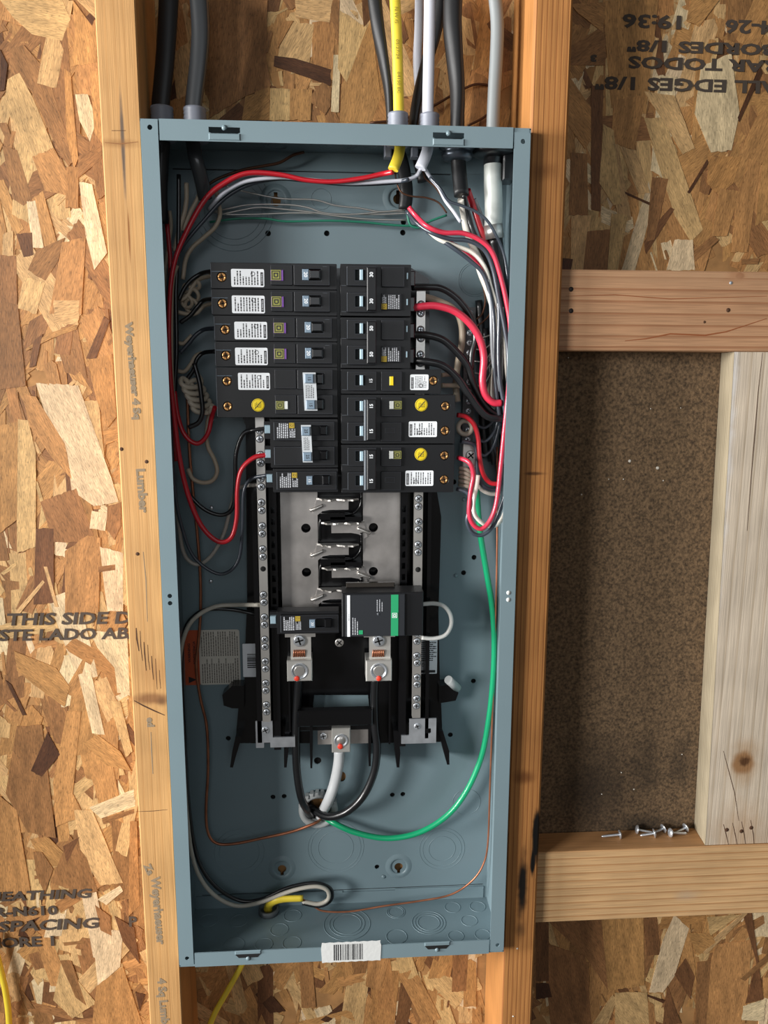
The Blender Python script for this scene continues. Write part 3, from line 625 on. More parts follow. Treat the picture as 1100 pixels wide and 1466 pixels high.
# knockouts: pressed ring lines standing on the sheet
def ko(c, axis, rs):
    for r in rs: obj('knockout', MB().torus(c, axis, r, .34, 36, 6), paint, box)
for px, py, rs in ((481, 1213, (34, 30.5, 21.5)), (633, 1215, (28, 24, 16.5)), (343, 1220, (30, 24)), (680, 400, (18, 16)), (334, 300, (42, 36, 30)), (668, 1148, (17,)), (460, 285, (10.5,)), (282, 1240, (0,))):
    x, z = zc(px, py)
    if rs[0]: ko((x, D-.05, z), (0, 1, 0), rs)
zb_ = -H+1.4
def bw(px, py):   # pixel -> point of the bottom sheet
    d = RM @ Vector(((px-550)/FPX, 1, -(py-733)/FPX)); t = (zb_-CAM.z)/d.z; q = CAM+d*t; return (q.x, q.y, zb_+.05)
for px, py, rs in ((497, 1323, (27.5, 21, 17)), (614, 1321, (20, 16.5, 13)), (419, 1311, (10.5,)), (567, 1306, (11, 9)), (400, 1331, (10.5,)), (418, 1350, (10.5,)), (335, 1353, (12,)), (378, 1352, (10,)), (568, 1341, (12,)), (648, 1299, (9.5,)),
                   (672, 1318, (9.5,)), (684, 1298, (9.5,)), (342, 1318, (10.5,)), (298, 1318, (11,)), (653, 1340, (9,)), (691, 1338, (9,))):
    ko(bw(px, py), (0, 0, 1), rs)
zt_ = -1.4
def twp(px, py):
    d = RM @ Vector(((px-550)/FPX, 1, -(py-733)/FPX)); t = (zt_-CAM.z)/d.z; q = CAM+d*t; return (q.x, q.y, zt_-.05)
for px, py, rs in ((396, 209, (11, 9)), (483, 207, (20, 16.5, 13)), (360, 206, (13,)), (530, 209, (7,))): ko(twp(px, py), (0, 0, 1), rs)
for zz in (-150, -420, -460, -500, -540, -700, -760): ko((W-1.1, 50, zz), (1, 0, 0), (10.5,))
for zz in (-130, -780): ko((1.1, 50, zz), (1, 0, 0), (10.5,))
for x, z in kh: obj('dimple', MB().lathe((x, D, z+1), (0, -1, 0), [(17, -.1), (15.5, .3), (12.5, 1.6), (11, 1.6), (9.6, 1.1), (9.3, -.1)], 32, True, False), paint, box)
for px, py in ((304, 600), (303, 727), (302, 832), (671, 700), (653, 824), (549, 1255), (665, 715), (656, 981)):
    x, z = zc(px, py); obj('rivet', MB().lathe((x, D, z), (0, -1, 0), [(2.6, 0), (2.3, 1.1), (.8, 1.6)], 12), zinc if px < 310 else paint, box)
for x in (W-7.2,):
    for z in (-453, -460.5): obj('reflective_pin', MB().lathe((x, 0, z), (0, -1, 0), [(2.4, -.9), (2.3, .3)], 12), white_p, box)
# seams of the folded sheet
obj('seam', MB().box(10, 300, D-.35, D-.02, -20.6, -19.8), hole_m, box); obj('seam', MB().box(10, W-6, D-.35, D-.02, -H+19.1, -H+19.6), hole_m, box)
# warning label on the back plate and barcode tape on the bottom lip
x0, z0 = zc(284, 902); x1, z1 = zc(345, 979); xo, _ = zc(264, 940)
wl = obj('warning_label', MB().plate(rect(x0, x1, z1, z0, 2.5), [], D-.5, D-.1), stickerg, box, label='cream printed warning label with orange edge')
obj('orange_band', MB().box(xo, x0, D-.5, D-.1, z1, z0), orange, wl)
mb = dashes(MB(), x0+2, x1-1.5, (z0+z1)/2+1.5, z0-2, D-.5, 16, seed=3, th=.45); dashes(mb, x0+2, x1-1.5, z1+2, (z0+z1)/2-1.5, D-.5, 16, seed=4, th=.45); obj('fine_print', mb, mat('grey_ink', '#6c675f', .8), wl)
text('WARNING', (xo+x0)/2-2.6, (z0+z1)/2+6, 3.0, 90, D-.6, ink, wl, sx=1.15, bold=.08); text('ADVERTENCIA', (xo+x0)/2+3.2, (z0+z1)/2+6, 2.8, 90, D-.6, ink, wl, sx=1.1, bold=.08)
tcx = (xo+x0)/2; obj('warning_triangle', MB().plate([(tcx-4.5, z1+2.5), (tcx+4.5, z1+6.5), (tcx-4.5, z1+10.5)][::-1], [], D-.62, D-.5), ink, wl)
mb = MB(); a = pxm(461, 1350, -1); b = pxm(545, 1375, -1); n = 14; out = []
for i in range(n+1): out.append((a[0]+(b[0]-a[0])*i/n, b[1]+(.6 if i % 2 else 0)))
out += [(b[0]+.7, a[1]-6), (b[0]-.5, a[1]-2)]+[(a[0]+(b[0]-a[0])*i/n, a[1]-(.6 if i % 2 else 0)) for i in range(n, -1, -1)]+[(a[0]-1, a[1]-8)]
bt = obj('barcode_tape', MB().plate(out, [], -.95, -.6), mat('paper_tape', '#d6d8d6', .6, bump=.2, bscale=200), box, label='torn white barcode tape')
r = random.Random(5); mb = MB(); x = a[0]+13
while x < a[0]+45: ww = r.choice((.5, .9, 1.4)); mb.box(x, x+ww, -1.02, -.95, b[1]+2.5, a[1]-3); x += ww+r.choice((.5, .8, 1.2))
obj('barcode', mb, ink, bt)

# ------------------------------------------------------------------ interior: black carrier, bus bars, neutral bars, lugs
ia = thing('bus_bar_assembly', 'black plastic bus bar carrier with silver bars in the middle of the grey box', 'bus assembly', (180, 92, -400))
cp = [(345, 590), (352, 610), (354, 860), (352, 905), (350, 975), (342, 1008), (337, 1064), (447, 1064), (447, 1022), (450, 995), (527, 995), (530, 1022), (530, 1064), (634, 1062), (632, 1010), (630, 975), (628, 880), (632, 740), (615, 640), (615, 400), (590, 384), (360, 384)]
cpoly = [zc(a, b, 84) for a, b in cp]
obj('carrier', MB().plate(cpoly[::-1], [], 84, 94), gloss, ia)
for pts in ([(350, 980), (333, 980), (319, 993), (321, 1008), (333, 1012), (350, 1012)], [(628, 980), (648, 978), (656, 990), (652, 1001), (628, 1005)]):
    P = [zc(a, b, 80) for a, b in pts]; ear = obj('mounting_ear', MB().plate(P[::-1] if pts[0][0] > 600 else P, [], 76, 94), gloss, ia)
    c = zc(sum(p[0] for p in pts)/6+(8 if pts[0][0] > 600 else 0), sum(p[1] for p in pts)/6+(165 if pts[0][0] > 600 else 0), 76)
for (px, py, w_, l_, dx) in ((343, 1050, 9, 44, -8), (412, 1042, 7, 52, -2), (446, 1022, 4, 73, 0), (529, 1022, 4, 70, 0), (566, 1042, 7, 52, 3), (630, 1042, 6, 48, 9)):
    p = [zc(px-w_/2, py, 70), zc(px+w_/2, py, 70), zc(px+w_/2+dx, py+l_*.6, 70), zc(px+1.5+dx*1.2, py+l_, 70), zc(px-w_*.3+dx*1.2, py+l_, 70), zc(px-w_/2+dx*.6, py+l_*.5, 70)]
    obj('prong', MB().plate(p, [], 62, 92), gloss, ia)
# rails either side of the bus bars with rows of slots
for x0_, x1_ in ((104, 112), (246, 254)):
    hs = [[(x0_+2, -370-k*12.7), (x1_-2, -370-k*12.7), (x1_-2, -377-k*12.7), (x0_+2, -377-k*12.7)] for k in range(11)]
    obj('slotted_rail', MB().plate([(x0_, -650), (x1_, -650), (x1_, -345), (x0_, -345)], hs, 58, 84), gloss, ia)
for x0_, x1_ in ((86, 91), (276, 280)): obj('rail_fence', MB().box(x0_, x1_, 56, 84, -640 if x0_ < 100 else -640, -355), gloss, ia)
for x in (122, 236): obj('rib', MB().box(x-1, x+1, 64, 84, -650, -520), gloss, ia)
obj('cross_bridge', MB().box(131, 216, 52, 62, pxm(490, 1040, 52)[1], pxm(490, 1017, 52)[1], 1.5), gloss, ia); obj('cross_bridge', MB().box(127, 222, 66, 70, pxm(490, 1046, 66)[1], pxm(490, 1034, 66)[1], 1.5), gloss, ia)
BZ0, BZ1 = -340, -487
pl = [115.5, 156]; pr = [206, 247.5]; hzs = [-396.5, -446.5]
fingL = [-368.5, -419.3, -470.1]; fingR = [-394.5, -445.3]
lp = obj('bus_bar', MB().plate(rect(pl[0], pl[1], BZ1, BZ0), [circ(143, z, 5.2, 18) for z in hzs], 72, 75), bus, ia)
rp = obj('bus_bar', MB().plate(rect(pr[0], pr[1], BZ1-4, BZ0), [circ(217.5, z, 5.2, 18) for z in hzs], 72, 75), bus, ia)
def finger(x0_, x1_, zt, left, par):
    # flat tongue with a curved root, and an upright saw-toothed blade along its top edge
    s_ = 1 if left else -1; root = x0_ if left else x1_; end = x1_ if left else x0_
    o = [(root-s_*4, zt-12), (root, zt-14), (root+s_*6, zt-9), (root+s_*14, zt-7.5), (end, zt-7.5), (end, zt+4), (root, zt+4)]
    obj('stab_tongue', MB().plate(o if s_ > 0 else o[::-1], [], 70.5, 73.5), bus, par)
    n = 7; pts = [(root, 73)]
    prof = [70, 60, 57, 61, 61, 57, 58, 64]
    for i in range(8): xx = root+(end+s_*8-root)*i/7; pts += [(xx, prof[i]), (xx+s_*3, prof[i]+(1.5 if i % 2 else -1))]
    pts.append((end, 73)); mb = MB(); m = len(pts); vs = [(x, y, zt+4) for x, y in pts]+[(x, y, zt+5.8) for x, y in pts]
    tri = tessellate_polygon([[Vector((x, y, 0)) for x, y in pts]]); fs = [tuple(t) for t in tri]+[tuple(i+m for i in t) for t in tri]+[(i, (i+1) % m, m+(i+1) % m, m+i) for i in range(m)]
    mb.add(vs, fs); obj('stab_blade', mb, tin, par)
    a = Vector((root-s_*7, 69.5, zt-8)); b = Vector((root+s_*7, 69.5, zt-2)); obj('embossed_rib', MB().tube([a, (a+b)/2-Vector((0, 1.2, 0)), b], 1.8, 10, 4), tin, par)
for z in fingL: finger(155, 190, z, True, lp)
for z in fingR: finger(171, 207, z, False, rp)
ins = obj('stab_insulator', MB().box(157, 205, 76, 84, BZ1, BZ0), gloss, ia)
for k, z in enumerate(fingR):     # U-shaped ribs opening to the right, then to the left
    pts = [Vector((196, 70, z+15)), Vector((168, 70, z+15)), Vector((160, 70, z+8)), Vector((158, 70, z-2)), Vector((158, 70, z-16))]
    obj('insulator_rib', MB().tube(pts, 1.6, 8, 5), gloss, ins)
    obj('insulator_block', MB().box(170, 204, 62, 78, z+5.5, z+12), gloss, ins)
for z in fingL:
    pts = [Vector((168, 70, z-12)), Vector((192, 70, z-12)), Vector((201, 70, z-6)), Vector((204, 70, z+2)), Vector((204, 70, z+18))]
    obj('insulator_rib', MB().tube(pts, 1.6, 8, 5), gloss, ins)
    obj('insulator_block', MB().box(159, 186, 62, 78, z-10, z-17), gloss, ins)
def screw(parent, x, y, z, r, m, ang=0, name='screw', slot=hole_m, hex_=False):
    s_ = obj(name, MB().lathe((x, y, z), (0, -1, 0), [(r, -1), (r, .5), (r*.85, .9), (r*.5, 1.0)], 16), m, parent)
    if True:
        mb = MB()
        for q in (ang, ang+pi/2):
            c_, d_ = cos(q), sin(q); L, h = r*.72, r*.13
            P = [(x+L*c_-h*d_, z+L*d_+h*c_), (x-L*c_-h*d_, z-L*d_+h*c_), (x-L*c_+h*d_, z-L*d_-h*c_), (x+L*c_+h*d_, z+L*d_-h*c_)]
            mb.plate(P, [], y-1.12, y-.98)
        try: obj('slot', mb, slot, s_)
        except Exception: pass
    return s_
for xc, ztop, zbot, y0, first in ((97, -262, -613, 52, -288), (265.5, -140, -613, 52, -158)):
    nb = obj('neutral_bar', MB().plate(rect(xc-4.6, xc+4.6, zbot, ztop), [], y0, y0+8), tin, ia, label='silver neutral bar with rows of terminal screws')
    z = first; k = 0
    while z > zbot+8:
        if abs(z-5-(-440)) > 6:
            for dz in (0, -8.6):
                sx_ = xc+random.uniform(-.3, .3); obj('screw_well', MB().lathe((sx_, y0, z+dz), (0, -1, 0), [(4.2, 0), (4.1, .12)], 16), hole_m, nb); screw(nb, sx_, y0, z+dz, 3.6, zinc, random.uniform(0, 1.5))
        z -= 25.4
    obj('bar_hole', MB().lathe((xc, y0, -437 if xc < 200 else -440), (0, -1, 0), [(3, 0), (2.9, .2)], 14), hole_m, nb)
br1 = obj('mounting_bracket', MB().plate([(84+0, -646), (93, -646), (93, -640), (100, -640), (100, -646), (128, -646), (128, -634), (103, -634), (103, -614), (84, -614)], [], 56, 58), zinc, ia, label='zinc foot bracket')
screw(br1, 95, 56, -625, 4.4, zinc, .4)
br2 = obj('mounting_bracket', MB().plate([(249, -646), (289, -646), (289, -616), (258, -616), (258, -636), (249, -636)], [rect(277, 283, -634, -628)], 56, 58), zinc, ia, label='zinc foot bracket')
screw(br2, 267, 56, -625, 3.6, zinc, .4)
# main lugs
for px0, px1, par in ((411, 447, 1), (524, 561, 2)):
    xa = pxm(px0, 950, 52)[0]; xb = pxm(px1, 950, 52)[0]; zt = pxm(px0, 912, 58)[1]; zm = pxm(px0, 945, 52)[1]; zb2 = pxm(px0, 975, 52)[1]
    lg = obj('main_lug', MB().box(xa, xb, 50, 76, zb2, zm, 1.0).plate([(xa+4, zm), (xb-1, zm), (xb-1, zt), (xa+4, zt)][::-1], [], 57, 60), lugm, ia, label='aluminium main lug with red inspection mark')
    cx = (xa+xb)/2; cz = (zb2+zm)/2
    obj('lug_bore', MB().lathe((cx, 50, cz), (0, -1, 0), [(9.3, 0), (9.3, .8), (8.4, 1.0), (7.4, .2), (7.4, .1)], 24), zinc, lg)
    obj('set_screw', MB().lathe((cx, 50, cz), (0, -1, 0), [(6.2, 0), (6, .35), (5.4, .4)], 20), tin, lg)
    obj('red_mark', MB().lathe((cx+(-3 if par == 1 else 0), 49.2, cz-8.5), (0, -1, 0), [(3.2, 0), (3, .5), (1, 1)], 9), redp, lg)
    mb = MB()
    for k in range(6): mb.tube([(cx-6.5+k*2.4, 56.5, zm+2), (cx-5.5+k*2.2, 55.4, zm+10)], 1.1, 8, 1)
    obj('wire_strands', mb, copper, lg)
    obj('lug_shoulder', MB().box(xa-2, xb+4, 57, 63, zt, zt+7), tin, lg)
    screw(lg, cx, 55, pxm(px0, 918, 55)[1], 6.6, zinc, .3)
screw(ia, *[(p[0], p[1], p[2]) for p in [U(486, 920, 70)]][0], 5, tin, .8)
xa, za = pxm(475, 1042, 62); xb, zb3 = pxm(502, 1076, 62)
ng = obj('neutral_lug', MB().box(xa, xb, 60, 84, zb3, za, 1), lugm, ia, label='aluminium neutral lug with red inspection mark'); cx, cz = (xa+xb)/2, (za+zb3)/2
obj('lug_bore', MB().lathe((cx, 60, cz), (0, -1, 0), [(8, 0), (8, .8), (7.2, 1), (6.4, .2)], 22), zinc, ng); obj('set_screw', MB().lathe((cx, 60, cz), (0, -1, 0), [(5.3, 0), (5, .45)], 18), tin, ng)
obj('red_mark', MB().lathe((cx-1, 59.2, cz-7), (0, -1, 0), [(3.4, 0), (3.2, .5), (1, 1)], 9), redp, ng)
obj('neutral_strap', MB().box(pxm(455, 1050, 72)[0], pxm(528, 1050, 72)[0], 72, 75, pxm(455, 1066, 72)[1], pxm(455, 1046, 72)[1]), bus, ia); screw(ia, *U(463, 1054, 71), 4.2, zinc, .2)
# stickers on the carrier
a = pxm(347, 922, 83); b = pxm(372, 969, 83); bs = obj('barcode_sticker', MB().plate(rect(a[0], b[0], b[1], a[1], 1), [], 83.3, 84), sticker, ia, label='white barcode sticker'); mb = MB(); z = a[1]-12; r = random.Random(2)
while z > b[1]+11: h = r.choice((.5, .9, 1.4)); mb.box(a[0]+5, b[0]-2.5, 83.2, 83.3, z-h, z); z -= h+r.choice((.5, .9))
obj('barcode', mb, ink, bs)
a = pxm(602, 917, 82); b = pxm(626, 965, 82); bs = obj('rating_sticker', MB().plate(rect(a[0], b[0], b[1], a[1], 1), [], 83.3, 84), sticker, ia, label='white printed rating sticker')
mb = dashes(MB(), a[0]+1, b[0]-1, a[1]-26, a[1]-2, 83.3, 10, vertical=False, seed=8, th=.5); mb.box(a[0]+1, b[0]-2, 83.2, 83.3, b[1]+1.5, b[1]+4.5); mb.torus((a[0]+5, 83.3, b[1]+11), (0, 1, 0), 2.6, .3, 14, 4); obj('fine_print', mb, ink, bs)
obj('stop_peg', MB().tube([U(655, 985, 80), U(642, 973, 66)], 5, 12, 1), pvcg, ia)

# ------------------------------------------------------------------ circuit breakers
def logo(x, z, sz, y, parent, m, ang, ground=ink):
    """square emblem: a coloured tile with a squared D inside a square outline"""
    l = obj('logo_tile', MB().plate(rect(x-sz, x+sz, z-sz, z+sz), [], y-.25, y), m, parent)
    a = sz*.84; b = sz*.68; c = sz*.46; d = sz*.24
    mb = MB().plate(rect(x-a, x+a, z-a, z+a), [rect(x-b, x+b, z-b, z+b)], y-.33, y-.25)
    D_ = [(-c, -c), (c*.6, -c), (c, -c*.5), (c, c*.5), (c*.6, c), (-c, c)]; d_ = [(-d, -d), (d, -d), (d, d), (-d, d)]
    q = radians(ang); R = lambda p: (x+p[0]*cos(q)-p[1]*sin(q), z+p[0]*sin(q)+p[1]*cos(q))
    mb.plate([R(p) for p in D_], [[R(p) for p in d_]], y-.33, y-.25); obj('emblem', mb, ground, l); return l
def rot_label(parent, x0_, x1_, z0_, z1_, y, head_right, seed, tilt=0):
    l = obj('rating_label', MB().plate(rect(x0_, x1_, z0_, z1_, 1.4), [], y-.3, y), sticker, parent)
    mb = dashes(MB(), x0_+2, x1_-5 if head_right else x1_-2, z0_+2, z1_-1.8, y-.3, 9, seed=seed, th=.42, fill=.6, word=(.8, 3)) if head_right else dashes(MB(), x0_+5, x1_-2, z0_+2, z1_-1.8, y-.3, 9, seed=seed, th=.42, fill=.6, word=(.8, 3))
    hx0, hx1 = (x1_-3.6, x1_-1) if head_right else (x0_+1, x0_+3.6)
    mb.box(hx0, hx1, y-.36, y-.3, z0_+1.5, z1_-3)
    ux = x1_-11 if head_right else x0_+11; mb.torus((ux, y-.33, z1_-4.5 if head_right else z0_+4.5), (0, 1, 0), 1.9, .28, 14, 4); obj('fine_print', mb, ink, l)
    text('SQUARE D', (hx0+hx1)/2, (z0_+1.5+z1_-3)/2, 1.5, -90 if head_right else 90, y-.42, sticker, l); return l
def round_btn(parent, x, z, y):
    o = obj('round_test_sticker', MB().lathe((x, y, z), (0, -1, 0), [(6.6, 0), (6.6, .3), (6.3, .4)], 28), yel, parent)
    mb = MB().torus((x, y-.42, z), (0, 1, 0), 5.9, .16, 26, 4); mb.plate([(x-3.6, z-3.9), (x-3.0, z-4.2), (x+3.7, z+3.6), (x+3.2, z+4.0)], [], y-.5, y-.38)
    dashes(mb, x-3.4, x+3.4, z-2.6, z+2.8, y-.42, 5, vertical=True, seed=3, th=.4, word=(.8, 1.8)); obj('fine_print', mb, ink, o)
def term(parent, x, z, y):
    o = obj('terminal_screw', MB().lathe((x, y+2.2, z), (0, -1, 0), [(4.3, -1), (4.3, 1), (3.8, 1.5), (2.2, 1.4), (2.0, .6)], 20), brass, parent)
    mb = MB()
    for q in (.2, .2+pi/2):
        c_, d_ = cos(q), sin(q); L, h = 4.0, .42; mb.plate([(x+L*c_-h*d_, z+L*d_+h*c_), (x-L*c_-h*d_, z-L*d_+h*c_), (x-L*c_+h*d_, z-L*d_-h*c_), (x+L*c_+h*d_, z+L*d_-h*c_)], [], y+.5, y+.8)
    obj('slot', mb, hole_m, o)
def bev(o, w_=.45):
    b = o.modifiers.new('b', 'BEVEL'); b.width = w_*S; b.segments = 1; b.limit_method = 'ANGLE'; b.angle_limit = radians(50)
def body(parent, x0_, x1_, z1_, z0_, yf, terms, yb=51):
    mb = MB(); mb.plate(rect(x0_, x1_, z0_, z1_, .8, 2), [circ(x, z, 4.9, 18) for x, z in terms], yf, yf+5); mb.box(x0_, x1_, yf+5.02, yb, z0_, z1_)
    bev(obj('housing', mb, plastic, parent))
def plat(parent, x0_, x1_, z0_, z1_, y0, y1, slots=(), name='raised_block'):
    c = .5; mb = MB(); mb.plate(rect(x0_, x1_, z0_, z1_, c, 1), [rect(*s) for s in slots], y0, y1); o = obj(name, mb, plastic, parent)
    mb = MB(); e = .35; mb.plate(rect(x0_+e, x1_-e, z0_+e, z1_-e), [rect(x0_+e+.28, x1_-e-.28, z0_+e+.28, z1_-e-.28)], y0-.04, y0+.1)
    for q in slots: mb.plate(rect(q[0]-.3, q[1]+.3, q[2]-.3, q[3]+.3), [rect(*q)], y0-.04, y0+.1)
    obj('moulded_rim', mb, mat('rim_grey', '#30333a', .5), o); bev(o); return o
def toggle(parent, x0_, x1_, xm, z0_, z1_, y, light_left=True, rating=None, ang=-90, m=greyt, wside='left'):
    """slot with a handle: coloured window with the rating at one side, black handle at the other"""
    if wside == 'left': a, b, c, d = x0_, xm, xm, x1_
    else: a, b, c, d = xm, x1_, x0_, xm
    wdw = obj('rating_window', MB().box(a, b, y-.5, y+1.5, z0_, z1_, .4), m, parent)
    if rating: text(rating, (a+b)/2, (z0_+z1_)/2, min(3.6, (b-a)*.6), ang, y-.56, sticker, wdw, bold=.1)
    obj('toggle', MB().box(c+.4, d-.6, y-3.6, y+3, z0_+.9, z1_-.9, 1.2), gloss, parent)
BZT = -121.0; PP = 25.4
LX = 54.0; LR = 178.5
def left_afci(n, z1_, poles, rating, lab, lx=LX):
    z0_ = z1_-PP*poles+.5; b = thing('circuit_breaker', lab, 'circuit breaker', ((lx+LR)/2, 80, (z0_+z1_)/2), 'breakers plugged onto the bus bars')
    vs = [z1_-PP*k for k in range(poles)]; ts = [(lx+10.8, v-13.8) for v in vs]
    body(b, lx, LR, z1_, z0_, 33, ts)
    for t in ts: term(b, *t, 33)
    for k, v in enumerate(vs):
        plat(b, lx+59, lx+80.5, v-21.2, v-2, 29.5, 33)
        plat(b, lx+82, lx+117.5, v-21.5, v-2, 27.5, 33, [(lx+90, lx+109, v-17, v-5.5)])
        for zz in (v-8.5, v-21.2): obj('moulding_line', MB().box(lx+1, lx+16, 32.8, 33, zz-.15, zz+.15), greyt, b) if k == 0 and zz > v-9 else None
    obj('moulding_line', MB().box(lx+.1, lx+.6, 32.7, 33.2, z0_+1, z1_-1), mat('worn_edge', '#5a5f66', .5), b)
    if poles == 1:
        v = z1_; rot_label(b, lx+20, lx+52.5, v-23.2, v-6, 33, True, n)
        bt_ = obj('test_button', MB().box(lx+59.2, lx+71.8, 28.4, 31, v-17.2, v-7, .4), purple, b, label='purple test button'); logo(lx+64.4, v-12, 4.9, 28.3, b, olive, -90)
        toggle(b, lx+90.4, lx+108.6, lx+96.8, v-16.6, v-6, 27.6, rating=rating)
        for q in range(3): obj('moulding_line', MB().box(lx+110.5, lx+115, 27.3, 27.5, v-3.6-q*.7, v-3.4-q*.7), mat('worn_edge', '#5a5f66'), b) if n > 0 and q == 0 else None
    else:
        rot_label(b, lx+22, lx+54, z1_-22.5, z1_-5.5, 33, True, n); round_btn(b, lx+41.5, z1_-37.8, 33)
        v = z1_-PP; obj('test_button', MB().box(lx+59.8, lx+72, 28.4, 31, v-16.4, v-8.4, .4), white_p, b, label='white test button'); logo(lx+64, v-12.4, 4.1, 28.3, b, olive, -90)
        tie_left(b, lx+87.5, lx+100.5, z1_-5, z1_-43, lx, rating)
        for vv in vs: obj('toggle', MB().box(lx+101, lx+108, 25, 30, vv-16.5, vv-6, 1.2), gloss, b)
    return b
def tie_left(b, xa, xb, zt, zb4, lx, rating, vs=None):
    m = obj('handle_tie', MB().plate([(xa, zt), (xb, zt), (xb+1.5, zb4), (xa+1.5, zb4)][::-1], [], 23.5, 29), mat('tie_grey', '#c3c8cc', .5), b, label='pale grey handle tie')
    for k, z in enumerate((zt-6, zb4+6)):
        xx = (xa+xb)/2+k*1.2; tg = obj('toggle', MB().box(xx-4.5, xx+4.5, 20.5, 23.6, z-4.6, z+4.6, .8), greyt, m); text(rating, xx, z, 3.2, -90, 20.4, ink, tg)
    dashes_ = dashes(MB(), xa+2.5, xb-1.5, zb4+12.5, zt-12.5, 23.5, 5, seed=11, th=.45, word=(.7, 2)); obj('fine_print', dashes_, ink, m)
for i in range(4):
    left_afci(i+1, BZT-PP*i-.2, 1, '20', ['topmost single breaker of the left column with purple test button', 'second breaker from the top of the left column with purple button', 'third breaker from the top of the left column with purple button', 'fourth and lowest single breaker with purple button, left column'][i], LX+(0 if i < 2 else 1.8))
left_afci(5, BZT-PP*4-.2, 2, '15', 'double breaker with yellow round sticker and pale handle tie, left column', LX+2)
def print_block(parent, x, z, y, w_, h_, side, seed, m=inkw):
    mb = MB(); r = random.Random(seed); dashes(mb, x, x+w_, z-h_, z, y, 6, seed=seed, th=.55, word=(.8, 2.4), fill=.75); obj('white_print', mb, m, parent)
def left_plain(z1_, poles, rating, lab, x0_=109.0, lug_x=103):
    z0_ = z1_-PP*poles+.6; b = thing('circuit_breaker', lab, 'circuit breaker', (140, 80, (z0_+z1_)/2), 'breakers plugged onto the bus bars')
    body(b, x0_, LR, z1_, z0_, 34, [])
    for k in range(poles):
        v = z1_-PP*k
        obj('terminal_lug', MB().box(lug_x, lug_x+6.2, 39, 47, v-15, v-6.5, .6), blut, b, label='zinc wire lug'); obj('lug_housing', MB().box(lug_x-1, x0_, 44, 51, v-21, v-3), plastic, b)
        plat(b, x0_+4, x0_+66, v-21.5, v-2.5, 28.5, 34, [(x0_+42, x0_+59, v-16.5, v-6)])
        obj('toggle', MB().box(x0_+51, x0_+58.5, 25, 32, v-16, v-6.5, 1.2), gloss, b)
        obj('moulding_line', MB().box(x0_+4.2, x0_+4.7, 28.2, 28.6, v-21, v-3), mat('worn_edge', '#5a5f66'), b)
    v = z1_; print_block(b, x0_+7, v-4, 28.5, 12, 15, 0, int(-z1_)); print_block(b, x0_+20, v-9.5, 28.5, 6, 9, 0, int(-z1_)+1); logo(x0_+22.5, v-6.2, 2.6, 28.45, b, yellowl, -90)
    if poles == 2: tie_left(b, x0_+32, x0_+42, z1_-5.5, z1_-43.5, 0, rating)
    else: wdw = obj('rating_window', MB().box(x0_+35, x0_+41, 26, 30, v-16, v-7, .4), greyt, b); text(rating, x0_+38, v-11.5, 3, -90, 25.9, sticker, wdw)
    return b
left_plain(BZT-PP*6-1.5, 2, '25', 'double breaker with two wire lugs and a pale handle tie, left column')
left_plain(BZT-PP*8-1.8, 1, '15', 'single breaker at the foot of the upper left column', 111, 104)
left_plain(-480, 1, '20', 'lone small breaker low on the left above the main lug', 112, 104.5)
RX0 = 182.0
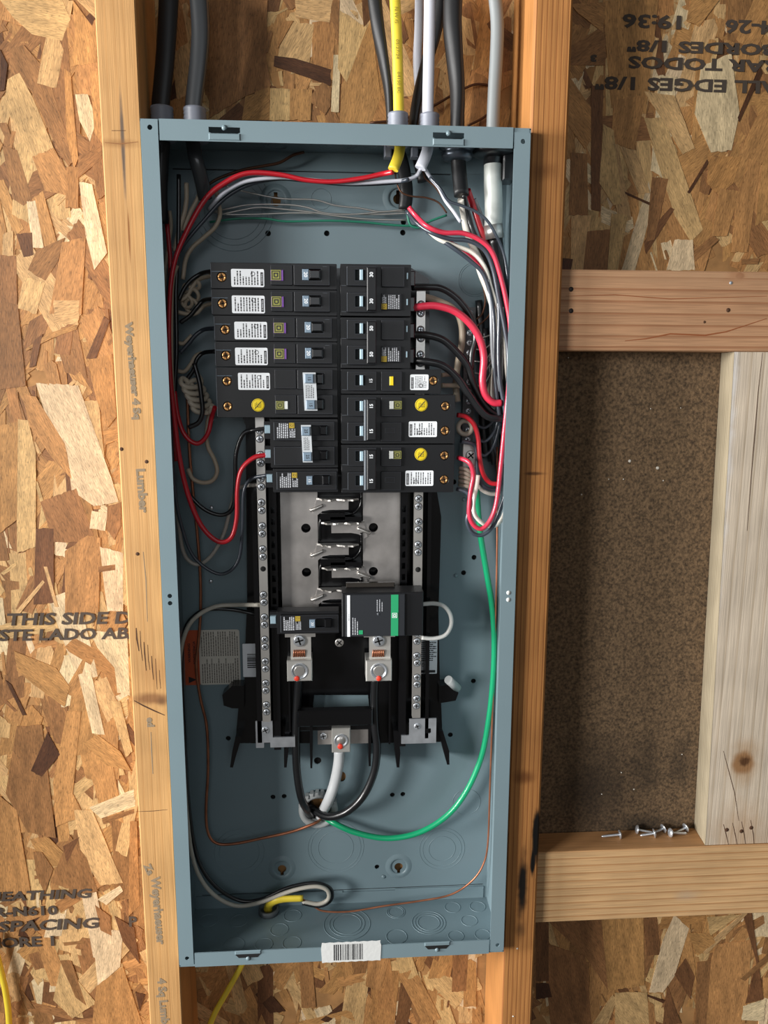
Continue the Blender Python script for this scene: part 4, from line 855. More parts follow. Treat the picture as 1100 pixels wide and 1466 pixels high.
def right_brk(z1_, poles, rating, lab, L, afci, n):
    z0_ = z1_-PP*poles+.5; b = thing('circuit_breaker', lab, 'circuit breaker', (RX0+L/2, 80, (z0_+z1_)/2), 'breakers plugged onto the bus bars')
    vs = [z1_-PP*k for k in range(poles)]; ts = []
    if afci: ts = [(RX0+(108 if L > 110 else 95), v-11.5) for v in vs]
    body(b, RX0, RX0+L, z1_, z0_, 33, ts)
    for t in ts: term(b, *t, 33)
    x = RX0; we = mat('worn_edge', '#5a5f66')
    for k, v in enumerate(vs):
        plat(b, x+6.5, x+36, v-21.5, v-2.5, 28, 33, [(x+14.5, x+24, v-16.5, v-6)])
        obj('moulding_line', MB().box(x+6.3, x+6.8, 27.8, 28.2, v-21, v-4), we, b); obj('moulding_line', MB().box(x+.9, x+5.9, 32.8, 33, v-21, v-20.6), we, b)
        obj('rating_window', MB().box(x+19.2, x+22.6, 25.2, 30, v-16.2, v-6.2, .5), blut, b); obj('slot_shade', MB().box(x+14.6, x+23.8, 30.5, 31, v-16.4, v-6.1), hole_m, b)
        if afci or k == 0: plat(b, x+41, x+62 if afci else x+64, v-22, v-2.5, 29.5, 33)
        if not afci: obj('wire_clamp', MB().box(x+L-3, x+L+5, 40, 51, v-20, v-5, 1), gloss, b); obj('clamp_clip', MB().box(x+L-4.5, x+L-3.2, 32, 33, v-14, v-8), blut, b)
    if poles == 2:
        tm = obj('handle_tie', MB().box(x+26.2, x+35.5, 22.5, 29, z0_+4.5, z1_-4.5, .8), plastic, b)
        for v in vs: text(rating, x+30.7, v-11.3, 3.6, 90, 22.4, sticker, tm, bold=.12)
        if afci: obj('tie_bar', MB().box(x+23.4, x+25.6, 23.5, 28, z0_+4, z1_-5, .4), mat('tie_bar_grey', '#6d747b', .4), b)
    else: text(rating, x+30.5, z1_-11.8, 3.4, 90, 27.9, sticker, b, bold=.1)
    if afci:
        v = z1_
        if poles == 2:
            obj('test_button', MB().box(x+49.6, x+54, 28.6, 31, v-14.3, v-6.3, .4), white_p, b, label='white test button'); logo(x+58, v-10.3, 4.1, 29.4, b, olive, 90)
            round_btn(b, x+83, v-10.2, 33); rot_label(b, x+(70 if n == 4 else 67), x+(99.5 if n == 4 else 96.5), v-PP-18, v-PP-1.8, 33, False, n+20)
            plat(b, x+45, x+56, v-PP-14, v-PP-8, 29.2, 30)
        else:
            obj('test_button', MB().box(x+49.6, x+53.6, 28.6, 31, v-16.3, v-7.3, .4), yel, b, label='yellow test button'); rot_label(b, x+71, x+90, v-21, v-5.2, 33, False, n+20)
    else:
        v = z1_-PP; plat(b, x+41, x+61, v-19, v-3, 30, 33); logo(x+43.8, v-15.8, 2.7, 29.95, b, yellowl, 90); print_block(b, x+41.5, v-4.5, 30, 4.5, 8, 0, n+50); print_block(b, x+47.5, v-4.5, 30, 12, 13.5, 0, n+60)
    return b
right_brk(BZT, 2, '30', 'double breaker marked 30 at the top of the right column', 71, False, 1)
right_brk(BZT-PP*2-1, 2, '50', 'double breaker marked 50, second in the right column', 71, False, 2)
right_brk(BZT-PP*4-1.5, 1, '15', 'single breaker with small yellow button in the right column', 103, True, 3)
right_brk(BZT-PP*5-2, 2, '15', 'upper of two double breakers with yellow round stickers, right column', 118, True, 4)
right_brk(BZT-PP*7-2.5, 2, '15', 'lower of two double breakers with yellow round stickers, right column', 118, True, 5)
# surge protector
sz1, sz0 = -457.5, -506; sx0, sx1 = 181.5, 268.5
sg = thing('surge_protector', 'charcoal surge protector module with green stripe above the right main lug', 'surge protector', (225, 80, -482))
obj('housing', MB().box(sx0, sx1, 24, 51, sz0, sz1, .8), plastic, sg)
fp = obj('face_panel', MB().box(sx0+4, sx0+67, 21.5, 24, sz0+1, sz1-1.5, .5), char, sg); X = lambda c: sx0+(c-455)*.1952
obj('green_stripe', MB().box(X(722), X(762), 21.2, 21.6, sz0+1.2, sz1-1.8), green_s, fp); obj('white_strip', MB().box(X(483), X(499), 21.2, 21.6, sz0+1.2, sz1-1.8), sticker, fp)
logo(X(742), sz1-24.5, 3.2, 21.2, fp, green_s, 90, sticker)
obj('green_square', MB().box(X(546), X(568), 21.2, 21.6, sz0+3.5, sz0+8), green_s, fp)
mb = dashes(MB(), X(508), X(545), sz0+3, sz0+22, 21.5, 3, seed=5, th=.35, word=(1, 3)); dashes(mb, X(640), X(680), sz1-20, sz1-7, 21.5, 3, seed=6, th=.3, word=(.8, 2)); dashes(mb, X(486), X(496), sz1-30, sz1-22, 21.1, 1, seed=2, th=.3); obj('fine_print', mb, inkw, fp)
obj('indicator', MB().lathe((X(653), 21.5, sz1-23), (0, -1, 0), [(1.6, 0), (1.5, .2)], 12), mat('indicator_grey', '#4d5157', .3), fp)
obj('mounting_tab', MB().box(sx0+5, sx0+58, 45, 50.5, sz1, sz1+5, .8), mat('smoked_plastic', '#332f2b', .2), sg)

# ------------------------------------------------------------------ wiring
def wire(name, lab, r, m, pts, y=50, group=None, cat='wire', flat=1, twist=0, sub=6, n=10, rr=None, parts=None):
    P = [U(p[0], p[1], p[2] if len(p) > 2 else y) for p in pts]
    return obj(name, MB().tube(P, r, n, sub, flat, twist, rr), m, None, None, lab, cat, group)
GL = 'branch wires in the left gutter'; GR = 'branch wires in the right gutter'; GB = 'bare wires across the top of the box'
# cables above the box
def cable(lab, m, pts, r, inside, flat=.6, twist=0, y=50, r2=None):
    t = thing('cable', lab, 'cable', U(pts[0][0], pts[0][1], y), 'cables entering the top of the box')
    P = [U(p[0], p[1], p[2] if len(p) > 2 else y) for p in pts]; obj('jacket', MB().tube(P, r, 16, 8, flat, twist), m, t)
    if inside: Q = [P[-1]]+[U(*p) for p in inside]; obj('inner_jacket', MB().tube(Q, r2 or r, 16, 6, flat), m, t)
    return t
cable('black cable entering the top left corner of the box', blkc, [(243, -30), (240, 30), (236, 90), (230, 150), (230, 175), (230, 200)], 9.5, [(228, 230, 52), (226, 280, 55), (228, 320, 60)], .65, .6)
cable('glossy dark grey cable entering beside the top left black one', mat('dark_grey_jacket', '#3c3f42', .3, coat=.3), [(283, -30), (287, 40), (284, 90), (277, 150), (275, 195)], 9.0, [(280, 225, 45), (288, 255, 50), (294, 285, 60)], .6, .5, r2=7)
cable('twisted flat black cable left of the yellow one above the box', blkc, [(534, -30), (540, 30), (548, 80), (556, 130), (560, 175), (561, 200)], 7.0, [(575, 230, 70), (582, 270, 78), (580, 300, 80)], .62, 2.4, 62)
yc = cable('yellow cable entering the top of the box', yelc, [(564, -30), (568, 40), (570, 100), (571, 150), (572, 190)], 5.3, [(573, 205, 45), (571, 222, 38), (563, 243, 32)], .6)
cable('white cable passing behind the front white one above the box', whtc, [(601, -30), (600, 40), (598, 90), (602, 150), (604, 190)], 4.6, None, .6, 0, 78)
cable('black cable crossing diagonally behind the white one above the box', blkc, [(637, -30), (625, 40), (608, 100), (596, 150), (590, 195)], 6.5, [(600, 230, 80), (607, 260, 80)], .6, 1.2, 70)
wc = cable('white cable in front entering the top of the box', whtc, [(616, -30), (615, 40), (614, 100), (613, 150), (613, 192)], 5.6, [(613, 208, 44), (610, 222, 38), (602, 241, 34)], .6)
cable('thick twisted black cable above the round black bushing', blkc, [(650, -30), (648, 30), (651, 80), (655, 130), (655, 180), (655, 210)], 9.5, [(657, 240, 52), (661, 280, 46)], .75, 2.2, r2=7.6)
cable('thick light grey cable entering near the right corner of the box', gryc, [(706, -30), (712, 30), (711, 80), (708, 130), (706, 180), (706, 215)], 6.6, None, .85)
t = thing('flexible_conduit', 'worn light grey sleeve hanging inside the top right corner', 'conduit', U(706, 220, 55)); P = [U(706, 222, 55), U(706, 260, 55), U(707, 300, 56), U(706, 335, 58)]
obj('sleeve', MB().tube(P, 9.2, 18, 6), mat('worn_grey_sleeve', '#b5b9b4', .4, var=.15, vscale=60), t); obj('black_tape', MB().tube([U(706, 205, 55), U(706, 236, 55)], 9.8, 18, 1), blk, t)
obj('foil_tape', MB().tube([U(706, 322, 57), U(708, 342, 58)], 9.9, 18, 1), steelw, t)
obj('tail', MB().tube([U(708, 335, 60), U(716, 400, 66), U(722, 470, 72), U(724, 560, 76)], 8, 12, 5), blk, t)
# printed words on the yellow cable
for k in range(3): text(['N.W.G.', '05/27/24', '04150 EC'][k], U(567+k*2, 22+k*48, 46)[0], U(567+k*2, 22+k*48, 46)[2], 3, -89, 46.2, mat('cable_print', '#8f8038', .6), yc, sx=1.2)
# connectors
def connector(px, py, r, lab, m=conn, y=50, zlow=-12, ztop=25):
    p = U(px, py+22, y); x = p[0]; t = thing('cable_connector', lab, 'connector', (x, y, 0), 'grey cable connectors on the top of the box')
    prof = [(r*1.0, .1)]
    for k in range(7): prof += [(r*.93, .6+k*3.5), (r, 2.0+k*3.5)]
    prof += [(r*.96, ztop), (r*.8, ztop)]
    obj('threaded_barrel', MB().lathe((x, y, 0), (0, 0, 1), prof, 28), m, t)
    obj('lock_nut', MB().lathe((x, y, -1.5), (0, 0, -1), [(r*1.12, 0), (r*1.15, 3), (r, 4.5), (r*.7, 5)], 12), m, t); return t
connector(233, 163, 11.2, 'grey threaded connector at the top left corner of the box')
connector(280, 163, 11.2, 'grey threaded connector second from the left on the box')
connector(570, 171, 10.3, 'grey threaded connector around the yellow cable')
connector(615, 171, 10.0, 'grey threaded connector around the front white cable')
bc = U(655, 213, 50); t = thing('conduit_bushing', 'dark round ribbed bushing below the top lip around the thick black cable', 'bushing', (bc[0], 50, -2))
obj('ring', MB().lathe((bc[0], 50, -1.5), (0, 0, -1), [(16.5, 0), (17.5, 2), (17.5, 6), (15.2, 7), (15.2, 10), (16, 11), (14, 15), (10.5, 16)], 30), mat('grey_bushing', '#565d66', .3, .5), t)
for q in range(10): a = q*2*pi/10; obj('lug_tooth', MB().box(bc[0]+17*cos(a)-1.5, bc[0]+17*cos(a)+1.5, 50+17*sin(a)-1.5, 50+17*sin(a)+1.5, -8, -3), MATS['grey_bushing'], t)
t = thing('conduit_bushing', 'black bushing under the top right corner around the grey sleeve', 'bushing', (U(706, 215, 55)[0], 55, -2)); bx = U(706, 215, 55)[0]
obj('ring', MB().lathe((bx, 55, -1.5), (0, 0, -1), [(16, 0), (22, 3), (22, 8), (18, 10), (11, 12)], 26), blk, t); obj('clamp_block', MB().box(bx+9, bx+21, 45, 66, -36, -8, 1.5), blk, t)
for px, py in ((555, 214), (593, 214)): 
    p = U(px, py, 60); obj('cable_clamp', MB().box(p[0]-3.5, p[0]+3.5, 52, 64, p[2]-9, p[2]+3, 1), conn, None, None, ['small grey clip beside the yellow cable inside the box', 'small grey clip between the yellow and white cables inside'][px > 570], 'clip')
# left side
wire('wire', 'red twisted wire arching from the yellow cable down the left gutter', 2.7, red, [(563, 246, 34), (548, 249), (520, 255), (480, 260), (440, 258), (400, 250), (355, 248), (322, 262), (294, 285), (268, 330), (250, 375), (243, 430), (243, 520), (250, 600), (258, 660), (270, 710), (288, 752), (312, 775), (331, 770), (339, 742), (340, 700), (346, 672), (364, 655), (385, 651, 42)], 40, GL, flat=.85, twist=9)
wire('wire', 'black wire arching just under the red one from the white cable', 1.9, gry, [(585, 257, 40), (560, 262), (500, 264), (440, 259), (400, 256), (358, 264), (322, 284), (290, 318), (262, 352), (246, 385), (241, 430), (240, 500), (244, 600), (250, 700), (262, 760), (280, 800), (315, 822), (340, 805), (347, 760), (349, 705), (360, 686), (384, 680, 44)], 52, GL)
wire('wire', 'white wire curving out of the front white cable under the red one', 2.0, whtc, [(603, 240, 35), (598, 250), (585, 257), (560, 259.5), (500, 262), (440, 257), (400, 254), (355, 259), (330, 270), (312, 284), (300, 300, 60)], 46, GL)
wire('wire', 'copper wire running up left to the top wall of the box', 1.5, darkcu, [(435, 218, 80), (420, 222), (400, 233), (375, 238), (345, 244), (312, 256), (290, 270)], 75, GL)
for k, (lab, pts) in enumerate((('upper bare silver wire across the top of the box', [(322, 266), (345, 273), (400, 284), (450, 286), (480, 294), (515, 298), (545, 303), (580, 300)]),
    ('second bare silver wire across the top of the box', [(306, 303), (330, 298), (360, 293), (410, 293), (440, 297), (465, 305), (500, 307), (545, 304), (580, 302)]),
    ('third bare silver wire across the top of the box', [(312, 308), (340, 302), (370, 297), (400, 299), (440, 303), (480, 309), (530, 314), (585, 315)]),
    ('lowest bare silver wire across the top of the box', [(306, 303), (325, 307), (360, 307), (420, 305), (470, 306), (540, 307), (585, 305)]))):
    wire('ground_wire', lab, .95, steelw, pts, 80+k, GB, n=6)
wire('ground_wire', 'green wire below the bare ones across the top of the box', 1.2, dgrn, [(300, 318), (340, 313), (380, 313), (410, 317), (470, 316), (520, 318), (560, 322), (598, 323), (620, 315), (640, 308)], 84, GB)
wire('wire', 'long ivory wire hooking right above the left breakers', 2.2, tan, [(310, 275, 60), (313, 290, 60), (315, 308), (308, 325), (292, 340), (275, 355), (266, 372), (262, 400)], 66, GL)
wire('wire', 'ivory wire hanging straight below the dark grey cable', 2.4, tan, [(267, 262), (267, 285), (264, 305), (257, 328), (250, 360)], 58, GL)
wire('wire', 'ivory wire beside the end of the dark grey cable', 2.2, tan, [(288, 272), (281, 288), (272, 305), (262, 330)], 62, GL)
wire('wire', 'dark red wire at the left wall of the box', 2.3, red, [(235, 298), (239, 320), (242, 350), (244, 380), (242, 440), (240, 520), (245, 600), (252, 660)], 70, GL)
wire('wire', 'ivory wire just right of the dark red one at the left wall', 1.9, tan, [(243, 302), (245, 325), (240, 360), (236, 400), (236, 480)], 72, GL)
wire('wire', 'black wire running down the whole left gutter', 2.2, blk, [(256, 250), (256, 300), (255, 360), (252, 420), (253, 500), (250, 580), (256, 650), (268, 700), (282, 720), (300, 733), (320, 737), (334, 725), (337, 690), (338, 650), (348, 622), (362, 616), (385, 613, 42)], 55, GL)
wire('wire', 'ivory wire parallel to the black one in the left gutter', 1.8, tan, [(254, 380), (248, 400), (246, 440), (246, 520), (250, 600)], 52, GL)
for k, (lab, y0_, m, pts) in enumerate((
   ('black wire looping into the topmost left breaker', 60, blk, [(306, 388, 45), (290, 391), (275, 400), (264, 413), (256, 430)]), ('ivory wire looping into the topmost left breaker', 64, tan, [(306, 394, 50), (285, 400), (275, 412), (268, 424), (258, 430)]),
   ('black wire looping into the second left breaker', 60, blk, [(307, 428, 45), (292, 430), (282, 440), (272, 452), (258, 462)]), ('ivory wire looping into the second left breaker', 64, tan, [(307, 434, 50), (292, 438), (282, 448), (270, 450), (255, 447)]),
   ('black wire looping into the third left breaker', 60, gry, [(308, 470, 45), (292, 472), (280, 480), (270, 492), (258, 505)]), ('ivory stub below the third left breaker', 64, tan, [(252, 490), (262, 492), (268, 487), (275, 480)]),
   ('black wire looping into the fourth left breaker', 60, blk, [(309, 503, 45), (292, 505), (282, 514), (277, 530), (266, 545)]), ('ivory wire looping into the fourth left breaker', 64, tan, [(290, 505), (280, 510), (273, 522), (264, 532), (254, 531)]))):
    wire('wire', lab, 2.2, m, pts, y0_, GL)
for k, (px, py, R_) in enumerate(((268, 432, 6), (277, 423, 6), (274, 438, 7), (268, 413, 4), (281, 408, 4))):
    p = U(px, py, 66); obj('wire_knot', MB().torus(p, (.4, 1, .3), R_, 2, 22, 8), tan, None, None, ['curled ivory wire end in the top left gutter tangle, far left', 'upper curled ivory wire end in the left gutter tangle', 'largest curled ivory wire end in the left gutter tangle', 'small curled ivory wire end highest in the left tangle', 'small curled ivory wire end nearest the topmost breaker'][k], 'wire', GL)
pts = [(282, 535), (288, 545), (284, 558)]
for k in range(6):
    cx, cy = 275+k*4.2, 546+k*9
    if k < 5: pts += [(cx-12, cy-4), (cx-16, cy+2), (cx-8, cy+8), (cx+8, cy+8), (cx+13, cy+2), (cx+4, cy-2)]
pts += [(300, 590), (304, 580)]
wire('pigtail_coil', 'coiled ivory pigtail wire left of the lower left breakers', 2.6, mat('coil_ivory', '#c3b8a6', .4), [(a, b, 55+8*sin(i*1.05)) for i, (a, b) in enumerate(pts)], 58, GL, sub=5)
wire('wire', 'black wire passing in front of the ivory coil', 2.4, blk, [(278, 520), (285, 545), (288, 565), (290, 590), (284, 605), (270, 612)], 44, GL)
wire('wire', 'dark red wire looping below the coil into the left double breaker', 2.4, red, [(308, 583, 45), (303, 598), (298, 620), (286, 634), (274, 632), (262, 618), (254, 592), (250, 560)], 55, GL)
wire('wire', 'ivory wire hanging in a wide loop below the left breakers', 2.3, tan, [(300, 585), (296, 620), (298, 640), (307, 658), (311, 675), (304, 688), (290, 691), (276, 685), (269, 671)], 66, GL)
wire('wire', 'grey white wire looping low left and up to the neutral bar', 2.1, mat('grey_white', '#a7a198', .42), [(243, 640), (248, 700), (255, 745), (260, 780), (268, 800), (284, 808), (303, 795), (320, 765), (331, 725), (338, 703), (350, 696), (370, 694, 54)], 62, GL)
wire('wire', 'thin bare copper wire running down the left side to the service hole', 1.7, copper, [(268, 560), (271, 640), (276, 700), (283, 770), (287, 830), (287, 880), (284, 920), (281, 955), (287, 1000), (296, 1040), (298, 1100), (295, 1160), (298, 1192), (310, 1207), (335, 1208), (380, 1199), (420, 1190), (452, 1178), (460, 1172, 94)], 80, GL)
wire('wire', 'long white wire from the left neutral bar down to the yellow cable', 2.4, mat('dim_white', '#b9b4a8', .42), [(371, 866, 54), (340, 866), (310, 868), (285, 880), (268, 900), (258, 940), (258, 1000), (262, 1080), (268, 1170), (278, 1235), (300, 1275), (335, 1296), (372, 1292), (415, 1276), (450, 1269), (468, 1274), (470, 1287), (456, 1294), (433, 1290)], 68, GL)
wire('wire', 'long black wire from the low left breaker to the yellow cable', 2.3, blk, [(400, 883, 44), (370, 880), (335, 873), (300, 872), (278, 882), (264, 905), (260, 960), (264, 1050), (270, 1150), (282, 1225), (305, 1265), (340, 1288), (372, 1288), (412, 1271), (450, 1264), (473, 1272), (474, 1288), (458, 1297), (433, 1293)], 74, GL)
# yellow cable at the bottom
t = thing('cable', 'short yellow cable end bent up from the bottom of the box', 'cable', U(385, 1300, 70)); q = bw(385, 1306)
obj('jacket', MB().tube([(q[0], q[1], q[2]-3), (q[0]-.5, q[1]-1, q[2]+8), U(392, 1291, 70), U(408, 1287, 68), U(434, 1286, 66)], 5.0, 14, 6, .7), yelc, t)
t = thing('cable_connector', 'grey round connector in the bottom of the box around the yellow cable', 'connector', q); obj('collar', MB().lathe((q[0], q[1], q[2]), (0, 0, 1), [(12.5, 0), (12.5, 6), (10.5, 7), (10.5, 2), (9, 2)], 26), mat('steel_grey', '#5d6265', .4), t)
wire('cable', 'yellow cable hanging below the bottom left of the box', 3.6, yelc, [(372, 1330, 80), (345, 1384, 75), (325, 1420, 70), (308, 1450, 66), (296, 1480, 62), (285, 1510, 60)], 70, cat='cable', flat=.7)
wire('cable', 'yellow cable at the bottom left edge of the picture', 3.6, yelc, [(-12, 1340, 90), (0, 1385, 90), (8, 1420, 90), (13, 1466, 90), (14, 1560, 90), (16, 1700, 90)], 90, cat='cable')
wire('wire', 'thin bare copper wire from the yellow cable round to the right wall', 1.15, copper, [(434, 1288, 66), (446, 1294), (462, 1304), (500, 1305), (550, 1297), (600, 1290), (645, 1281), (675, 1262), (692, 1238), (699, 1205), (702, 1120), (706, 1000), (710, 880), (712, 780), (712, 690), (712, 640)], 74, GR)
# service conductors
G3 = 'service conductors at the bottom of the box'
wire('service_conductor', 'thick black service conductor from the left main lug', 4.6, blk, [(428, 970, 60), (426, 1000), (424, 1050), (425, 1100), (431, 1140), (440, 1160, 80), (446, 1170, 100)], 62, G3, 'cable', n=14)
wire('service_conductor', 'thick black service conductor curving from the right main lug', 4.6, blk, [(537, 970, 60), (536, 1000), (537, 1040), (540, 1070), (536, 1105), (520, 1140), (495, 1163), (468, 1169, 72), (448, 1157, 90), (444, 1150, 104)], 62, G3, 'cable', n=14)
wire('service_conductor', 'thick conductor wrapped in white tape from the neutral lug', 6.2, mat('white_tape', '#d9dcde', .4, bump=.3, bscale=120), [(486, 1074, 70), (485, 1092), (480, 1118), (472, 1142), (462, 1162, 90), (456, 1172, 104)], 70, G3, 'cable', n=14)
wire('service_conductor', 'green insulated ground conductor curving along the right side', 3.4, grn, [(682, 680, 72), (684, 720), (688, 765), (697, 820), (705, 870), (708, 920), (706, 975), (700, 1030), (689, 1085), (668, 1133), (640, 1168), (600, 1192), (555, 1200), (510, 1192), (478, 1178, 80), (460, 1166, 98)], 76, G3, 'cable', n=12)
cb = thing('conduit_bushing', 'pale grey clamp ring around the service hole', 'bushing', (cx_, 90, cz_))
obj('ring', MB().torus((cx_, 90, cz_), (0, 1, 0), 19.5, 4.2, 36, 10), pvcg, cb); obj('inner_ring', MB().torus((cx_, 93, cz_), (0, 1, 0), 16, 2.2, 30, 8), mat('bushing_dark', '#7d8181', .4), cb)
for q in range(9): a = .5+q*.28; obj('clamp_tooth', MB().box(cx_+23*cos(a)-2, cx_+23*cos(a)+2, 84, 93, cz_+23*sin(a)-2, cz_+23*sin(a)+2, .6), pvcg, cb)
# right side
def rw(lab, r, m, pts, y, n=10): return wire('wire', lab, r, m, pts, y, GR, n=n)
rw('bright red wire sweeping from the middle down the right wall of the box', 2.5, pink, [(586, 297, 45), (596, 309, 42), (612, 324), (636, 333), (664, 334), (688, 344), (705, 361), (716, 392), (725, 430), (731, 470), (731, 520), (727, 570), (722, 620), (717, 670), (711, 720), (702, 745), (690, 757), (678, 751), (672, 735), (674, 705), (678, 680), (672, 662), (656, 655, 42)], 30)
rw('slate grey wire just left of the bright red one on the right', 2.3, gry, [(583, 303, 48), (598, 320, 46), (620, 334), (645, 342), (672, 345), (694, 358), (706, 385), (714, 425), (723, 470), (728, 510), (727, 570), (722, 640), (727, 690), (716, 730), (705, 755), (690, 766), (676, 762), (669, 745), (674, 722), (670, 706), (654, 700, 42)], 37)
rw('white wire third in the sweeping bundle on the right', 2.3, wht, [(610, 327, 50), (628, 342), (652, 352), (677, 362), (694, 382), (703, 410), (715, 448), (724, 478), (729, 510), (727, 560), (730, 620), (730, 680), (724, 730), (712, 751), (697, 752), (682, 740), (678, 722), (683, 695), (685, 680)], 46)
rw('dark slate wire left of the white one in the right bundle', 2.2, gry, [(612, 332, 55), (645, 352), (672, 372), (692, 392), (703, 425), (708, 465), (708, 520), (712, 570), (716, 600)], 44)
rw('pink red wire hidden between white and slate in the right bundle', 2.0, pink, [(640, 345, 58), (665, 358), (685, 376), (698, 398), (712, 440)], 50)
rw('broad white wire in the middle of the right bundle', 3.4, wht, [(684, 376), (690, 395), (700, 420), (708, 450), (711, 490), (708, 540), (704, 600)], 56)
rw('thin pale grey wire left side of the right bundle', 1.7, mat('pale_grey', '#a9b0b6', .4), [(698, 400), (703, 440), (704, 480), (706, 520), (716, 560)], 44)
rw('bluish grey wire in the lower right bundle', 2.3, gry, [(712, 400), (715, 450), (714, 500), (716, 545), (724, 595), (722, 640)], 42)
rw('white wire close to the right wall of the box', 2.3, wht, [(718, 440), (722, 480), (724, 520), (729, 560), (731, 600)], 46)
rw('pale tan wire behind the right bundle', 2.4, tan, [(712, 490), (708, 530), (700, 560), (694, 590)], 66)
rw('white wire under the sheathed black cable end', 3.6, wht, [(660, 285, 50), (664, 305), (668, 330), (676, 350), (688, 372), (700, 400)], 58)
rw('black wire under the sheathed black cable end', 2.9, blk, [(664, 277, 48), (670, 305), (677, 330), (687, 352), (700, 380), (714, 420)], 56)
rw('red wire under the sheathed black cable end', 3.2, red, [(670, 272, 52), (676, 290), (684, 315), (692, 338), (704, 370)], 60)
rw('light grey wire at the back of the top right corner', 1.8, mat('pale_grey', '#a9b0b6'), [(680, 285, 60), (690, 310), (698, 345), (712, 400)], 68)
rw('thin black wire curving over the right bundle to the wall', 1.5, gry, [(616, 254, 44), (630, 269), (642, 287), (660, 294), (680, 302), (698, 316), (712, 340), (722, 365), (728, 400)], 38, 8)
rw('thin white and grey wire from the white cable', 1.9, whtc, [(608, 241, 40), (618, 256), (629, 269), (638, 287), (650, 303), (660, 318)], 46)
rw('thin brown bare wire from the white cable', .9, darkcu, [(605, 243, 42), (610, 256), (622, 266), (632, 280), (645, 300), (655, 312)], 50, 6)
rw('thin brown bare wire from the yellow cable', .9, darkcu, [(566, 246, 36), (568, 260), (575, 275), (590, 281), (610, 283), (628, 290), (640, 305)], 50, 6)
rw('thin bare wire hanging right of the round knockout', .9, darkcu, [(688, 390), (692, 410), (695, 430), (691, 448), (683, 457)], 60, 6)
rw('thin bare wire hooking toward the ground bar', .9, darkcu, [(704, 440), (700, 452), (690, 462), (684, 466)], 60, 6)
rw('green wire curling at the top right of the box', 1.3, dgrn, [(583, 305), (588, 322), (602, 326), (612, 318)], 78, 6)
rw('thick bright red wire from the top right double breaker', 3.8, pink, [(587, 442, 45), (602, 439), (625, 438), (650, 445), (672, 462), (687, 485), (693, 512), (691, 545), (695, 565), (706, 576), (718, 577)], 42, 14)
rw('thick black wire above the thick red one from the top right breaker', 3.5, blk, [(590, 411, 48), (612, 411), (632, 413), (652, 425), (668, 443), (678, 463), (681, 485), (676, 505), (674, 530)], 50, 14)
rw('upper thick black wire from the breaker marked 50', 3.8, blk, [(590, 479, 46), (612, 480), (635, 487), (655, 505), (670, 525), (678, 550), (690, 573), (704, 590), (722, 596)], 48, 14)
rw('lower thick black wire from the breaker marked 50', 3.8, blk, [(590, 516, 46), (612, 518), (635, 524), (655, 541), (670, 563), (686, 585), (700, 597), (720, 600)], 40, 14)
rw('thick ivory wire behind the thick red one', 3.5, tan, [(606, 424, 62), (625, 430), (645, 439), (657, 452), (662, 472), (661, 495), (656, 520), (653, 550), (655, 575)], 64, 12)
rw('red wire from the upper of the double yellow sticker breakers', 2.5, red, [(655, 594, 42), (668, 597), (679, 608), (685, 628), (687, 655), (692, 678), (702, 691), (716, 693)], 44)
rw('slate wire beside the lower right breakers', 2.3, gry, [(660, 632, 44), (678, 636), (683, 650), (684, 675), (689, 692), (700, 700), (716, 701)], 50)
rw('short white wire below the slate one at the lower right', 2.2, wht, [(684, 693), (690, 701), (702, 707), (716, 707)], 54)
rw('ivory wires leaving the single yellow button breaker', 2.5, tan, [(632, 552, 46), (645, 552), (660, 552), (668, 556)], 54)
rw('second ivory lead leaving the single yellow button breaker', 2.3, tan, [(632, 537, 50), (645, 536), (655, 538)], 58)
p = U(666, 612, 52); obj('wire_loop', MB().torus(p, (.25, 1, .1), 7.2, 2.6, 28, 10), mat('coil_ivory', '#c3b8a6'), None, None, 'thick grey ivory wire ring beside the upper double breaker', 'wire', GR)
mb = MB()
for k in range(5): mb.tube([U(658, 670+k*6, 50+k), U(668, 672+k*6, 46), U(678, 680+k*5, 52)], 2.2, 8, 4)
obj('pigtail_coil', mb, mat('coil_ivory', '#c3b8a6'), None, None, 'bunched ivory pigtail wire beside the lower double breaker', 'wire', GR)
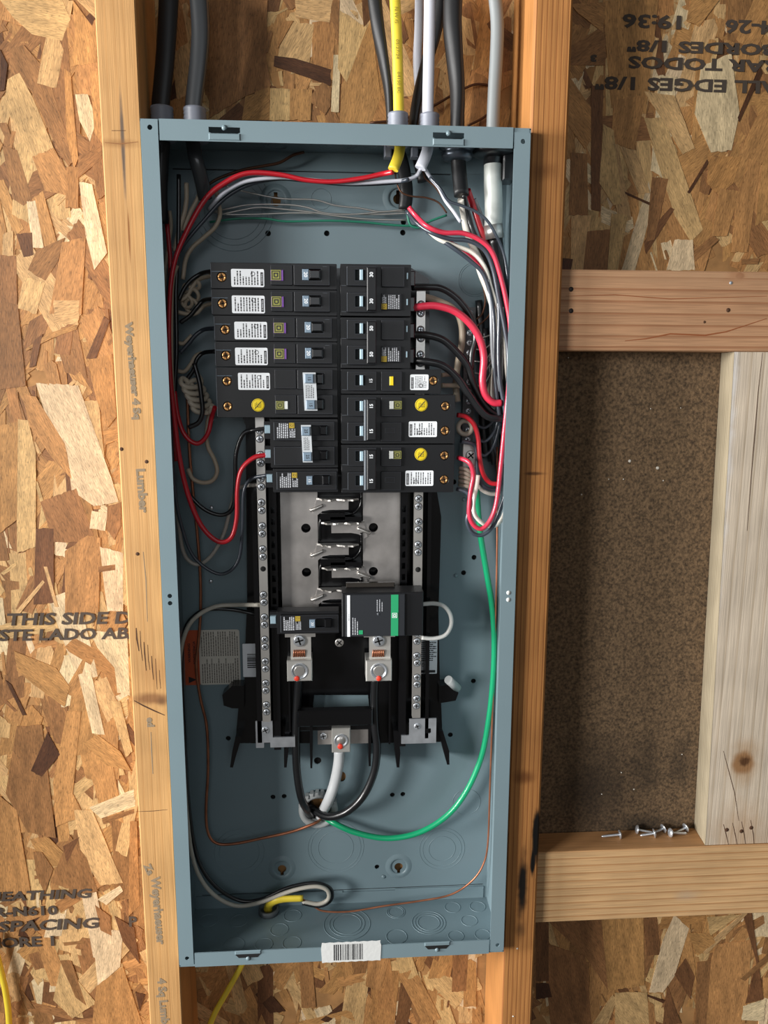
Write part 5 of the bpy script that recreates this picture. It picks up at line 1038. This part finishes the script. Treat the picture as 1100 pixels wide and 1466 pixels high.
# ground bar on the back plate behind the right wires
gx, gz1 = zc(672, 440, 84); gz0 = zc(672, 660, 84)[1]
gb = thing('ground_bar', 'dark ground bar with screws behind the wires on the right', 'ground bar', (gx, 90, (gz1+gz0)/2)); obj('bar', MB().plate(rect(gx-5, gx+7, gz0, gz1), [], 82, 94), mat('dull_bar', '#4d4c4c', .4, .8), gb)
z = gz1-6
while z > gz0+6: screw(gb, gx+1, 82, z, 3.2, zinc, random.random()); z -= 10.5
cl = U(674, 652, 60); obj('ground_lug', MB().box(cl[0]-9, cl[0]+8, 60, 80, cl[2]-13, cl[2]+13, 1), lugm, gb); screw(gb, cl[0], 59, cl[2], 5.5, lugm, .7)
for k in range(5): rw(['short bare wire into the ground bar, topmost of five', 'short bare wire into the ground bar, second of five', 'short bare wire into the ground bar, middle of five', 'short bare wire into the ground bar, fourth of five', 'short bare wire into the ground bar, lowest of five'][k], .8, steelw, [(680, 483+k*17), (692, 483+k*17), (704, 478+k*13), (712, 465+k*8)], 70, 6)
for k in range(3): rw(['dark wire curling at the lower right gutter, uppermost of three', 'dark wire curling at the lower right gutter, middle of three', 'dark wire curling at the lower right gutter, lowest of three'][k], 1.7, gry, [(684, 610+k*18), (695, 612+k*20), (708, 600+k*18), (716, 575+k*15)], 66, 8)
# shadowed wire mass against the right wall
for k, (m, x) in enumerate(((blk, 706), (blk, 716), (blk, 722), (gry, 711))): rw(['black wire deep in the right gutter, left-most', 'black wire deep in the right gutter, third from left', 'black wire deep in the right gutter, right-most', 'slate wire deep in the right gutter between black ones'][k], 3.4, m, [(x, 440), (x-2, 500), (x-4, 560), (x-4, 620), (x+2, 665)], 80)
for k, (a, b, c, lab) in enumerate(((690, 430, 655, 'thick black wire deep in the right gutter nearest the ground bar'), (698, 470, 660, 'thick black wire deep in the right gutter, second from the ground bar'), (710, 420, 680, 'thick black wire deep in the right gutter, third from the ground bar'), (718, 400, 690, 'thick black wire deep in the right gutter hugging the side wall'))):
    rw(lab, 4.2, blk, [(a-4, b), (a, b+60), (a+3, b+120), (a+1, c-60), (a+6, c)], 84, 12)
# white loop right of the surge protector, leads
rw('white wire loop sticking out right of the surge protector', 2.3, mat('loop_white', '#cfd0cc', .4), [(604, 865, 46), (622, 864), (636, 868), (645, 880), (646, 895), (638, 909), (622, 914), (604, 913)], 48, 12)
wire('ground_wire', 'brown bare wire on the board behind the cables above the box', 1.3, darkcu, [(530, 176), (580, 170), (620, 152), (655, 132), (680, 121), (700, 122)], 96, None, n=8)
wire('ground_wire', 'lower brown bare wire on the board above the right corner', 1.2, darkcu, [(670, 180), (690, 170), (702, 160)], 96, None, n=8)
